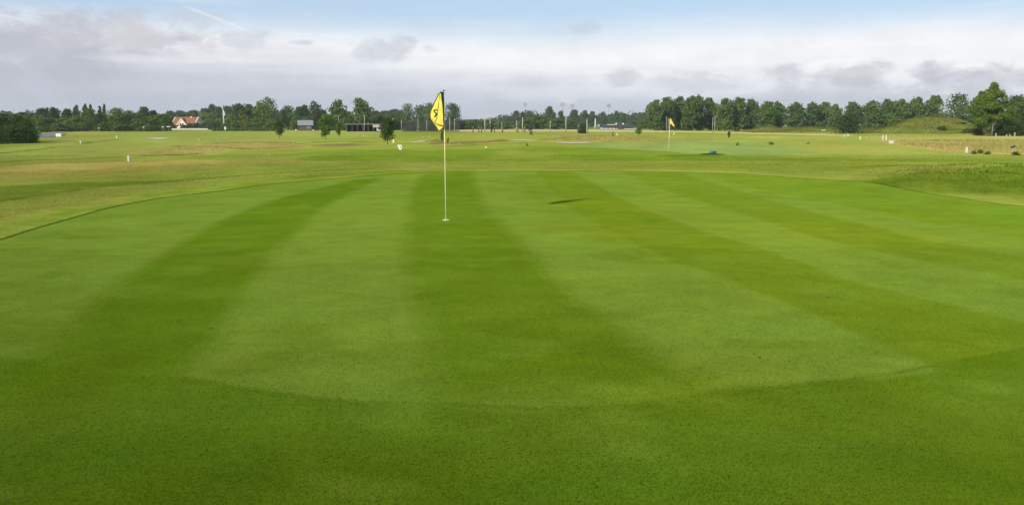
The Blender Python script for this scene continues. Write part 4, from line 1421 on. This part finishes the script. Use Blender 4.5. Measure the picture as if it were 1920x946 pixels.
dome(911.5, 277.3, 5.0, 'largest white marker stone on the mown grass right of the near pin')
dome(505, 291, 2.2, 'small white marker stone on the fairway below the dry ridge')
dome(373, 262.4, 3.2, 'white marker stone brightest of those on the fairway above the dry ridge')
for px, py in ((385, 261.7), (409, 261), (420.5, 259.5), (439, 262), (426, 257.5)):
    dome(px, py, 2.0, 'small white marker on the fairway above the dry ridge', 'markers above the dry ridge')
for px, py in ((864.5, 254.5), (792, 257), (805, 256.5), (896, 256.3), (908, 254.2), (682, 255.5)):
    dome(px, py, 2.0, 'small white marker on the driving range grass', 'markers on the driving range')
for px in (1004, 1011, 1017, 1023, 1037, 1042, 1047):
    dome(px, 254.2 + (px % 3) * .2, 1.7, 'small white ball marker in the line beside the dark drum', 'line of ball markers')
for px, py, w in ((555.5, 244.6, 5.0), (588, 244.8, 5.0), (600.5, 245.0, 5.2), (640, 245, 3.0), (626, 245, 3.0)):
    dome(px, py, w, 'large white boulder beside the track near the grey-roofed hut', 'white boulders near the hut', .6)
for px, py, w in ((186, 241.5, 3.0), (270, 239.8, 3.0), (306, 239.5, 5.0), (317, 239, 8.0)):
    x, y = xat(px, 222), 222.0
    r_ = w * y / FPX * .5; z = zat(py, y)
    o = thing('lamp_globe', 'white globe lamp among the bushes of the left wood', 'lamp', (x, y, 0), 0, 'globe lamps of the left wood')
    B().tube([(0, 0, -.05), (0, 0, z)], .03, 6).obj('pole', M['metal'], o)
    q = B().lathe([(r_ * .4, -.02), (r_, .12), (r_, .22), (r_ * .3, .34)], 10).obj('globe', M['white'], o); q.location = (0, 0, z)


def tee_sign():
    x, y, z = on_ground(750, 281)
    s = y / FPX * .88
    o = thing('tee_sign', 'white shield-shaped tee sign tilted on the grass below the drooping young tree', 'sign', (x, y, z))
    tilt = Matrix.Rotation(math.radians(-14), 4, 'X')
    out_ = [(-6, 10.6), (-4.5, 11), (2.2, 11.2), (3.4, 8.8), (4.2, 6), (3.6, 2.5), (1.8, .6), (-.6, .2), (-2, 2.4), (-3.6, 5.2), (-4.6, 8.2)]
    b = B(); b.prism([(a * s, c_ * s) for a, c_ in out_], -.02, .02); bmesh.ops.transform(b.bm, matrix=tilt, verts=b.bm.verts)
    bd = b.obj('board', M['white'], o)
    b = B(); b.prism([(a * s, c_ * s) for a, c_ in ((-1.8, 8.6), (.6, 9.2), (2.6, 7.4), (3.0, 4.6), (2.2, 3.0), (1.0, 4.0), (-.6, 5.6))], -.024, .024)
    bmesh.ops.transform(b.bm, matrix=tilt, verts=b.bm.verts)
    b.obj('panel', M['wood'], bd)
    B().tube([(0.0, .05, -.1), (0.0, .02, 6 * s)], .018, 6).obj('stake', M['wood'], o)


tee_sign()


def teal_box():
    x, y, z = on_ground(1336, 289.5)
    s = y / FPX * 1.1
    o = thing('plastic_box', 'teal green plastic box sitting in a dark tuft beside the far green', 'box', (x, y, z), .25)
    b = B(); b.prism([(-5.5 * s, -.02), (6.0 * s, -.02), (5.4 * s, 3.4 * s), (-4.0 * s, 3.2 * s)], -4 * s, 4 * s)
    b.obj('body', M['teal'], o)
    b = B(); b.prism([(-4.6 * s, 3.3 * s), (5.8 * s, 3.5 * s), (5.0 * s, 5.6 * s), (3.2 * s, 6.4 * s), (-1.6 * s, 5.2 * s)], -4.3 * s, 4.3 * s)
    b.obj('lid', M['teal'], o)
    b = B(); b.box(-1.2 * s, 1.2 * s, -4.8 * s, -4.25 * s, 2.6 * s, 3.9 * s, .01)
    b.obj('latch', M['black'], o)
    n_ = 1400
    X = x + RNG.normal(-.12, .33, n_); Y = y - .15 + RNG.normal(0, .30, n_)
    blades('grass_tuft', X, Y, RNG.uniform(.03, .09, n_), RNG.uniform(.006, .012, n_), np.tile(g(112, 146, 40), (n_, 1)), M['tall'], 'dark grass tuft round the teal plastic box', 'grass', .6, .35)


teal_box()


def white_block(px, py, wpx, hpx, label, name, mat='white', cat='box'):
    x, y, z = on_ground(px, py)
    s = y / FPX
    o = thing(name, label, cat, (x, y, z), random.uniform(-.3, .3))
    B().box(-wpx * s / 2, wpx * s / 2, -wpx * s * .35, wpx * s * .35, -.03, hpx * s * .78, .02).obj('body', M[mat], o)
    B().box(-wpx * s * .53, wpx * s * .53, -wpx * s * .38, wpx * s * .38, hpx * s * .78 - .003, hpx * s, .015).obj('lid', M[mat], o)


white_block(1671, 268.5, 7, 5.5, 'squat white box at the corner of the tall dry grass', 'white_box')
white_block(996, 252.5, 4.5, 6, 'dark drum on the driving range beside a range pole', 'dark_drum', 'darkwood', 'drum')
x, y, z = on_ground(1515, 269.5)
o = thing('log', 'short dark log lying on the fairway before the grassy bank', 'log', (x, y, z), .2)
B().tube([(-.16, 0, .03), (0, .02, .045), (.17, .01, .07)], [.035, .045, .04], 8).obj('wood', M['darkwood'], o)


def sign(px, top, bot, base, wpx, d_, label, name, boardmat, tilt=0, legs=1, postmat='wood'):
    x = xat(px, d_); z0 = float(height(x, d_)); s = d_ / FPX
    o = thing(name, label, 'sign', (x, d_, z0))
    zt, zb = zat(top, d_) - z0, zat(bot, d_) - z0
    b = B(); b.box(-wpx * s / 2, wpx * s / 2, -.03, .03, zb, zt, .01, Matrix.Rotation(tilt, 4, 'Y') if False else None)
    if tilt:
        bmesh.ops.rotate(b.bm, verts=b.bm.verts, cent=(0, 0, (zb + zt) / 2), matrix=Matrix.Rotation(tilt, 3, 'Y'))
    b.obj('board', M[boardmat], o)
    for k in range(legs):
        xx = 0 if legs == 1 else (k - .5) * wpx * s * .8
        B().box(xx - .04, xx + .04, .025, .10, -.08, (zt + zb) / 2 + .05).obj('post', M[postmat], o)
    return o


sign(1544, 243.2, 247.4, 252, 7.5, 186, 'small white signboard on the low grassy bank', 'signboard', 'white')
sign(110, 250.4, 256.2, 258, 10, 112, 'low white signboard on two legs at the car park edge', 'signboard', 'white', 0, 2)
sign(1899, 273.5, 276.8, 290, 8, 50, 'small dark tilted board on a pale post in the tall grass', 'signpost', 'darkwood', -.25)
sign(422.5, 237.5, 243, 245, 3, 232, 'small white board standing on the clipped hedge line', 'signboard', 'white')
for px, top in ((1867, 250), (1902, 248.5), (1893, 252), (1887, 252), (1950, 249)):
    d_ = 116
    x = xat(px, d_); z0 = float(height(x, d_))
    o = thing('fence_post', 'weathered wooden fence post before the dark bushes', 'post', (x, d_, z0), random.uniform(-.2, .2), 'fence posts before the dark bushes')
    zt = zat(top, d_) - z0
    b = B(); b.box(-.07, .07, -.07, .07, -.1, zt * .95, .01); b.obj('shaft', M['wood'], o)
    b = B(); b.prism([(-.07, zt * .95 - .003), (.07, zt * .95 - .003), (.02, zt + .02), (-.05, zt)], -.068, .068); b.obj('top', M['wood'], o)
    for zz in (zt * .45, zt * .8):
        B().tube([(-.074, -.074, zz), (.074, -.074, zz)], .012, 5).obj('wire_staple', M['metal'], o)
# line of small pale flowers heads and stones by the far fence
for k, px in enumerate((1625, 1634, 1641, 1651, 1669, 1676, 1686, 1700, 1757)):
    dome(px, 256.4 - (k % 3) * .5, 1.7, 'pale stone in the loose line below the grassy bank', 'stones below the grassy bank')


# ------------------------------------------------------------------ driving range: poles, netting
def pole(px, top, base, label, w=1.6, mat='wood', d_=None, group=None, name='range_pole', lean=0.0):
    y = d_ or yg(base); x = xat(px, y); z0 = float(height(x, y))
    zt = zat(top, y) - z0; r_ = w * y / FPX * .38
    o = thing(name, label, 'pole', (x, y, z0), 0, group)
    B().tube([(0, 0, -.2), (lean * zt * .5, 0, zt * .5), (lean * zt, 0, zt)], [r_ * 1.1, r_, r_ * .85], 8).obj('shaft', M[mat], o, smooth=True)
    q = B().lathe([(r_ * 1.05, 0), (r_ * 1.05, r_ * .6), (r_ * .3, r_ * 1.4)], 8).obj('cap', M['metal'], o); q.location = (lean * zt, 0, zt - .02)
    return o


for px, top, base, w in ((753, 224, 248, 1.4), (784, 224, 248, 1.4), (800.5, 226, 248, 1.4), (843.5, 221, 248, 1.8), (852.5, 223, 248, 1.6)):
    pole(px, top, base, 'pale post holding the dark range netting', w, 'wood', None, 'posts of the range netting')
for px, top, base, w in ((909, 222, 246.5, 2.6), (941, 230, 247.5, 1.4), (968.3, 226.5, 247, 1.8), (979.8, 221, 247.6, 2.8), (1031.5, 227, 248, 1.8), (1061, 219, 248.3, 2.2), (1100.5, 224.5, 250.5, 2.8)):
    pole(px, top, base, ORD[[1100.5, 1061, 1031.5, 979.8, 968.3, 941, 909].index(px)] + ' bare range pole before the straw strip, counted from the round green bush', w, 'wood', None, 'range poles before the straw strip')
pole(1249, 218.5, 249, 'thinner grey pole close behind the second flag', 1.3, 'metal')
pole(1252.5, 222, 250.5, 'pale pole almost touching the second flag', 1.4, 'wood')
pole(1335.8, 220.5, 249.2, 'left pole of the thin pair between two poplar clumps', 1.4, 'wood')
pole(1339.6, 218.5, 249.2, 'right pole of the thin pair between two poplar clumps', 1.4, 'wood')
pole(1116, 223.5, 236, 'thick pale column beyond the round bush', 3.6, 'stone', 330, None, 'stone_column')
for px in (887, 897.5, 903, 921, 927.5, 942.5, 971, 984):
    pole(px, 239.5, 248.6, ORD[[887, 897.5, 903, 921, 927.5, 942.5, 971, 984].index(px)] + ' short dark stake along the range, counted from the near flag', 2.2, 'darkwood', None, 'dark stakes along the range', 'tree_stake')
pole(683, 216, 247, 'thin lamp post in front of the long open shelter', 1.6, 'wood', 206, None, 'lamp_post', .04)
pole(635.5, 216, 247, 'thin lamp post between the hut and the shelter', 1.4, 'wood', 208, None, 'lamp_post')
pole(27.5, 202, 240, 'thin distant mast above the dark thicket', .9, 'metal', 500, None, 'radio_mast')
pole(705.5, 214, 240, 'white thin pole between two distant trees', 1.6, 'white', 400, None, 'white_pole')


def net_mat():
    m, t, N, out = new_mat('netting')
    geo = N.node('ShaderNodeNewGeometry')
    d = N.node('ShaderNodeBsdfDiffuse'); d.inputs[0].default_value = (.05, .055, .05, 1)
    tr = N.node('ShaderNodeBsdfTransparent'); ms = N.node('ShaderNodeMixShader')
    n = N.noise(geo.outputs['Position'], 1.2, 3)
    t.links.new(N.add(.25, N.mul(n, .4)), ms.inputs[0])
    t.links.new(tr.outputs[0], ms.inputs[1]); t.links.new(d.outputs[0], ms.inputs[2]); t.links.new(ms.outputs[0], out.inputs[0])
    return m


M['net'] = net_mat()


def netting():
    y = yg(248) + .1
    xs = [xat(p, y) for p in (753, 784, 800.5, 843.5, 852.5, 862)]
    o = thing('range_net', 'dark safety netting strung between posts behind the near flag', 'net', (xs[0], y, 0))
    zt = zat(226, y)
    for a, b_ in zip(xs, xs[1:]):
        b = B()
        k_ = 6
        for i in range(k_):
            u0, u1 = i / k_, (i + 1) / k_
            xa, xb = a + (b_ - a) * u0 - xs[0], a + (b_ - a) * u1 - xs[0]
            za, zb = zt - .25 * math.sin(math.pi * u0), zt - .25 * math.sin(math.pi * u1)
            b.poly([(xa, .1 * math.sin(math.pi * u0), .05), (xb, .1 * math.sin(math.pi * u1), .05), (xb, 0, zb), (xa, 0, za)])
        b.obj('net_panel', M['net'], o)
        B().tube([(a - xs[0], 0, zt), ((a + b_) / 2 - xs[0], 0, zt - .25), (b_ - xs[0], 0, zt)], .02, 5).obj('top_rope', M['darkwood'], o)


netting()


# ------------------------------------------------------------------ buildings
def gable(b, x0, x1, y0, y1, ze, zr, over=.3, th=.12):
    """pitched roof slabs with ridge along x"""
    ym = (y0 + y1) / 2
    for sy, ya in ((-1, y0 - over), (1, y1 + over)):
        dz = (zr - ze) / (ym - y0) * over
        pts = [(ym, zr), (ya, ze - dz), (ya, ze - dz + th), (ym, zr + th)]
        vs = [[b.bm.verts.new((x, p[0], p[1])) for p in pts] for x in (x0 - over, x1 + over)]
        b.bm.faces.new(vs[0]); b.bm.faces.new(vs[1][::-1])
        for i in range(4):
            b.bm.faces.new((vs[0][i], vs[1][i], vs[1][(i + 1) % 4], vs[0][(i + 1) % 4]))
    return b


def house():
    d_ = 380
    x = xat(352, d_); s = d_ / FPX
    o = thing('house', 'cream house with steep red tiled roof and white-edged front gable', 'house', (x, d_, 0), math.radians(-13))
    L = 22.5 * s; D = 3.6; ze = zat(234, d_); zr = zat(220.2, d_)
    b = B()
    b.box(-L, L, -D, D, -.1, ze)
    w = b.obj('wall', M['cream'], o)
    for sx in (-1, 1):
        b = B()
        vs = [(sx * L, -D, ze), (sx * L, D, ze), (sx * L, 0, zr)]
        ws = [(sx * (L - .25), -D, ze), (sx * (L - .25), D, ze), (sx * (L - .25), 0, zr)]
        a = [b.bm.verts.new(v_) for v_ in vs]; c_ = [b.bm.verts.new(v_) for v_ in ws]
        b.bm.faces.new(a); b.bm.faces.new(c_[::-1])
        for i in range(3):
            b.bm.faces.new((a[i], c_[i], c_[(i + 1) % 3], a[(i + 1) % 3]))
        b.obj('gable_wall', M['cream'], o)
    rf = gable(B(), -L, L, -D, D, ze, zr, .35, .16).obj('roof', M['roof_red'], o)
    for sx in (-1, 1):                    # white verge boards
        b = B()
        xx = sx * (L + .37)
        for sy in (-1, 1):
            b.tube([(xx, sy * (D + .45), ze - .55), (xx, 0, zr + .12)], .26, 4)
        b.obj('verge_board', M['cream'], rf)
    # cross gable
    gx, gw = (348 - 352) * s * 1.0 + .6, 2.3
    zg = zat(222.6, d_)
    b = B()
    b.prism([(gx - gw, ze - .2), (gx + gw, ze - .2), (gx, zg - .25)], -D - .12, -D + 2.6)
    fg = b.obj('front_gable', M['cream'], o)
    b = B()
    for sx in (-1, 1):
        b.tube([(gx + sx * (gw + .5), -D - .3, ze - .5), (gx, -D - .3, zg)], .22, 4)
    b.obj('verge_board', M['cream'], fg)
    b = B()
    for sx in (-1, 1):
        vs = [(gx, -D - .2, zg), (gx + sx * (gw + .45), -D - .2, ze - .42), (gx + sx * (gw + .45), -D + 2.2, ze - .42), (gx, -D + 3, zg)]
        a = [b.bm.verts.new(v_) for v_ in vs]; c_ = [b.bm.verts.new((v_[0], v_[1], v_[2] + .14)) for v_ in vs]
        b.bm.faces.new(a); b.bm.faces.new(c_[::-1])
        for i in range(4):
            b.bm.faces.new((a[i], c_[i], c_[(i + 1) % 4], a[(i + 1) % 4]))
    b.obj('gable_roof', M['roof_red'], rf)
    for (wx, wz) in ((gx - .55, ze - .1), (gx + .55, ze - .1), (-4.0, 1.0), (4.2, 1.0)):
        yy = -D - (.12 if abs(wx - gx) < 1 else 0)
        f_ = B().box(wx - .5, wx + .5, yy - .06, yy + .05, wz - .1, wz + .95).obj('window', M['white'], o)
        B().box(wx - .38, wx + .38, yy - .075, yy - .05, wz, wz + .83).obj('pane', M['glass'], f_)
    B().box(1.9, 2.5, -.3, .3, zr - .4, zr + .45, .03).obj('chimney', M['cream'], rf)


house()
d_ = 300
x0, x1 = xat(322, d_), xat(390, d_)
o = thing('garden_wall', 'low pale stone wall below the red-roofed house', 'wall', (x0, d_, 0))
n_ = 22
for i in range(n_):
    a = i / n_ * (x1 - x0)
    B().box(a + .015, a + (x1 - x0) / n_ - .015, -.2, .2 + random.uniform(-.03, .03), -.1, .55 + random.uniform(-.06, .06), .03).obj('stone', M['stone'], o)


def flagpole():
    d_ = 300; x = xat(421, d_)
    o = thing('flagpole', 'tall white flagpole with limp pennant beside the red-roofed house', 'flagpole', (x, d_, 0))
    zt = zat(203.5, d_)
    B().tube([(0, 0, -.2), (-.1, 0, zt * .5), (-.2, 0, zt)], [.22, .18, .12], 8).obj('pole', M['white'], o, smooth=True)
    B().lathe([(.1, 0), (.18, .12), (.1, .26)], 8).obj('finial', M['white'], o).location = (-.2, 0, zt)
    b = B(); b.prism([(-.15, zt - .4), (.3, zt - 1.2), (.45, zt - 2.3), (.2, zt - 2.6), (-.05, zt - 1.5)], -.04, .04); b.obj('pennant', M['lilac'], o)


flagpole()


def hut():
    d_ = 255; s = d_ / FPX; x = xat(573, d_)
    o = thing('hut', 'small hut with grey sheet roof among the young trees', 'hut', (x, d_, 0), .25)
    L = 11.5 * s; D = 1.9; ze = zat(233.5, d_); zr = zat(226, d_)
    B().box(-L, L, -D, D, -.1, ze).obj('wall', M['brown'], o)
    for sx in (-1, 1):
        b = B(); b.bm.faces.new([b.bm.verts.new(v_) for v_ in ((sx * L, -D, ze), (sx * L, D, ze), (sx * L, 0, zr))])
        bmesh.ops.solidify(b.bm, geom=b.bm.faces[:], thickness=.1)
        b.obj('gable_wall', M['brown'], o)
    gable(B(), -L, L, -D, D, ze, zr, .45, .1).obj('roof', M['roof_grey'], o)
    f_ = B().box(-.9, -.1, -D - .05, -D + .04, -.05, ze * .85).obj('door', M['brown'], o)
    B().tube([(-.2, -D - .08, .8), (-.2, -D - .08, .95)], .02, 5).obj('handle', M['metal'], f_)
    f_ = B().box(.5, 1.3, -D - .04, -D + .04, .7, 1.3).obj('window', M['white'], o)
    B().box(.58, 1.22, -D - .055, -D - .03, .78, 1.22).obj('pane', M['glass'], f_)


hut()


def shelter():
    d_ = 222; s = d_ / FPX; x0 = xat(650, d_)
    L = 62 * s; zr = zat(232.4, d_)
    o = thing('range_shelter', 'long dark open-fronted driving range shelter with flat roof', 'shelter', (x0, d_, 0))
    B().box(-.3, L + .3, -1.0, 3.2, zr - .14, zr, .02).obj('roof', M['roof_grey'], o)
    B().box(0, L, 2.95, 3.05, -.05, zr - .143).obj('back_wall', M['brown'], o)
    for sx in (0, L - .1):
        B().box(sx, sx + .1, -.2, 2.94, -.05, zr - .143).obj('side_wall', M['brown'], o)
    n_ = 6
    for i in range(n_ + 1):
        xx = .16 + i / n_ * (L - .4)
        B().box(xx, xx + .12, -.85, -.73, -.1, zr - .143).obj('post', M['brown'], o)
    for i in range(1, n_):
        xx = .1 + i / n_ * (L - .4)
        B().box(xx, xx + .06, -.6, 2.94, -.05, 1.1).obj('bay_divider', M['brown'], o)
    B().box(L * .80, L * .99, -.9, -.8, zr - .9, zr - .146).obj('fascia_board', M['wood'], o)
    for px in (683, 692, 670):
        pass


shelter()


def simple_house(px0, px1, ez, rz, d_, wallm, roofm, label, name):
    s = d_ / FPX; x = xat((px0 + px1) / 2, d_); L = (px1 - px0) / 2 * s
    o = thing(name, label, 'building', (x, d_, 0))
    ze, zr = zat(ez, d_), zat(rz, d_)
    D = 3.5
    B().box(-L, L, -D, D, -.1, ze).obj('wall', M[wallm], o)
    for sx in (-1, 1):
        b = B(); b.bm.faces.new([b.bm.verts.new(v_) for v_ in ((sx * L, -D, ze), (sx * L, D, ze), (sx * L, 0, zr))])
        bmesh.ops.solidify(b.bm, geom=b.bm.faces[:], thickness=.12)
        b.obj('gable_wall', M[wallm], o)
    rf = gable(B(), -L, L, -D, D, ze, zr, .4, .14).obj('roof', M[roofm], o)
    B().box(L * .4, L * .4 + .6, -.3, .3, zr - .3, zr + .5).obj('chimney', M['stone'], rf)
    for i in range(3):
        xx = -L * .7 + i * L * .6
        f_ = B().box(xx, xx + 1.2, -D - .05, -D + .05, ze * .4, ze * .8).obj('window', M['white'], o)
        B().box(xx + .1, xx + 1.1, -D - .07, -D - .04, ze * .43, ze * .77).obj('pane', M['glass'], f_)


simple_house(717, 755, 231, 222.5, 330, 'cream', 'roof_orange', 'building with a long orange tiled roof behind the range trees', 'farm_building')


def clubhouse():
    d_ = 360; s = d_ / FPX; x0 = xat(1128, d_)
    o = thing('long_building', 'long low building with navy roof and white lilac front beyond the straw strip', 'building', (x0, d_, 0))
    def zz(py): return zat(py, d_)
    def xx(px): return (px - 1128) * s
    B().box(xx(1128), xx(1158), 0, 6, -.1, zz(238.6)).obj('wall', M['lilac'], o)
    B().box(xx(1158.1), xx(1194), 0.4, 6, -.1, zz(239)).obj('wall', M['white'], o)
    B().prism([(xx(1127), zz(238.6)), (xx(1160), zz(238.6)), (xx(1157), zz(234)), (xx(1134), zz(234.6))], -.6, 6.5).obj('roof', M['navy'], o)
    B().prism([(xx(1160.1), zz(239)), (xx(1196), zz(239)), (xx(1195), zz(234.5)), (xx(1162), zz(233.6))], -.5, 6.5).obj('roof', M['navy'], o)
    B().prism([(xx(1156), zz(241)), (xx(1167), zz(241)), (xx(1166), zz(233.8)), (xx(1162), zz(230.2)), (xx(1157.5), zz(233.8))], -.9, -.62).obj('porch_gable', M['navy'], o)
    for p in (1133, 1140, 1147, 1154):
        f_ = B().box(xx(p - 1.8), xx(p + 1.8), -.08, .05, zz(241.6), zz(239.3)).obj('window', M['white'], o)
        B().box(xx(p - 1.3), xx(p + 1.3), -.1, -.06, zz(241.2), zz(239.7)).obj('pane', M['glass'], f_)
    for p in (1155, 1167.5):
        B().lathe([(.35, 0), (.5, .3), (.2, .7)], 8).obj('roof_lamp', M['white'], o).location = (xx(p), -.5, zz(233.8))
    B().box(xx(1138), xx(1154), -.4, 1, zz(234.2), zz(233)).obj('roof_light', M['stone'], o)
    B().box(xx(1186), xx(1193), -.3, .38, zz(239.8), zz(237.2)).obj('sign_panel', M['cream'], o)


clubhouse()


# white golf cart by the shelter
def cart():
    d_ = 205; x = xat(711, d_); s = d_ / FPX
    o = thing('golf_cart', 'white golf cart parked at the end of the range shelter', 'golf cart', (x, d_, 0), .3)
    b = B(); b.prism([(-.55, .25), (.55, .25), (.58, .62), (.2, .70), (.1, .52), (-.2, .52), (-.3, .78), (-.55, .74)], -.45, .45); b.obj('body', M['white'], o)
    B().box(-.6, .55, -.48, .48, 1.42, 1.5, .03).obj('roof', M['white'], o)
    for xx in (-.5, .45):
        for yy in (-.42, .42):
            B().tube([(xx, yy, .6), (xx * .95, yy, 1.43)], .025, 6).obj('roof_post', M['white'], o)
    for xx in (-.38, .38):
        for yy in (-.44, .44):
            w_ = B().tube([(xx, yy - .07, .19), (xx, yy + .07, .19)], .19, 12).obj('wheel', M['black'], o)
            B().tube([(xx, yy - .08, .19), (xx, yy + .08, .19)], .09, 10).obj('rim', M['metal'], w_)
    B().box(-.18, .12, -.4, .4, .53, .66, .03).obj('seat', M['black'], o)
    B().tube([(.2, .15, .6), (.05, .15, .95)], .02, 5).obj('steering_column', M['black'], o)


cart()


def floodlight(px, top, d_):
    x = xat(px, d_); zt = zat(top, d_)
    o = thing('floodlight_mast', ORD[[1141, 1072.5, 1054.5, 985].index(px)] + ' tall floodlight mast above the far wood, counted from the six-poplar clump', 'floodlight', (x, d_, 0), random.uniform(-.6, .6), 'floodlight masts above the far wood')
    B().tube([(0, 0, -.3), (0, 0, zt - 1)], [.34, .2], 7).obj('mast', M['metal'], o)
    b = B()
    for k in range(3):
        b.tube([(-2.0, 0, zt - 1.6 + k * 1.1), (2.0, 0, zt - 1.6 + k * 1.1)], .10, 4)
    b.tube([(0, 0, zt - 2), (0, 0, zt + 1)], .16, 5)
    b.obj('lamp_frame', M['metal'], o)
    for k in range(3):
        for q in (-1.5, -.5, .5, 1.5):
            B().box(q - .34, q + .34, -.35, .05, zt - 1.9 + k * 1.1, zt - 1.3 + k * 1.1, .05).obj('lamp', M['bulb'], o)


for px, top in ((985, 195), (1054.5, 194.5), (1072.5, 198), (1141, 197)):
    floodlight(px, top, 760)
x = xat(919, 340)
o = thing('street_lamp', 'white curved street lamp before the far wood', 'lamp', (x, 340, 0))
zt = zat(216.5, 340)
B().tube([(0, 0, -.1), (0, 0, zt * .8), (-.15, 0, zt * .95), (-.5, 0, zt)], [.11, .09, .08, .06], 7).obj('pole', M['white'], o)
B().box(-.95, -.4, -.15, .15, zt - .1, zt + .14, .04).obj('lamp_head', M['white'], o)

# small marks on the green
for px, py, w in ((1413, 663.5, .005), (1424, 670.5, .007), (1438, 674, .005), (1643, 662, .006), (1553, 557.5, .008), (395, 616, .009)):
    x, y = gp(px, py)
    n_ = 9
    b = B()
    ang = [6.283 * k / n_ for k in range(n_)]
    rr_ = [w * random.uniform(.6, 1.3) for _ in ang]
    b.poly([(r_ * math.cos(a) * 1.4, r_ * math.sin(a) * 1.6, .0) for r_, a in zip(rr_, ang)])
    q = b.obj('pitch_mark', M['soil'], putting_green, (x, y, float(height(x, y)) + .005))

# ------------------------------------------------------------------ air
m, t, N, out = new_mat('haze_air')
pv = N.node('ShaderNodeVolumePrincipled')
pv.inputs['Color'].default_value = (.86, .91, 1.0, 1)
pv.inputs['Density'].default_value = 0.00021
pv.inputs['Anisotropy'].default_value = .3
t.links.new(pv.outputs[0], out.inputs['Volume'])
b = B(); b.box(-1700, 1700, -1700, 1700, -1.5, 32)
o = b.obj('haze', m); o['kind'] = 'stuff'
tag(o, 'thin pale summer haze over the golf course', 'haze')
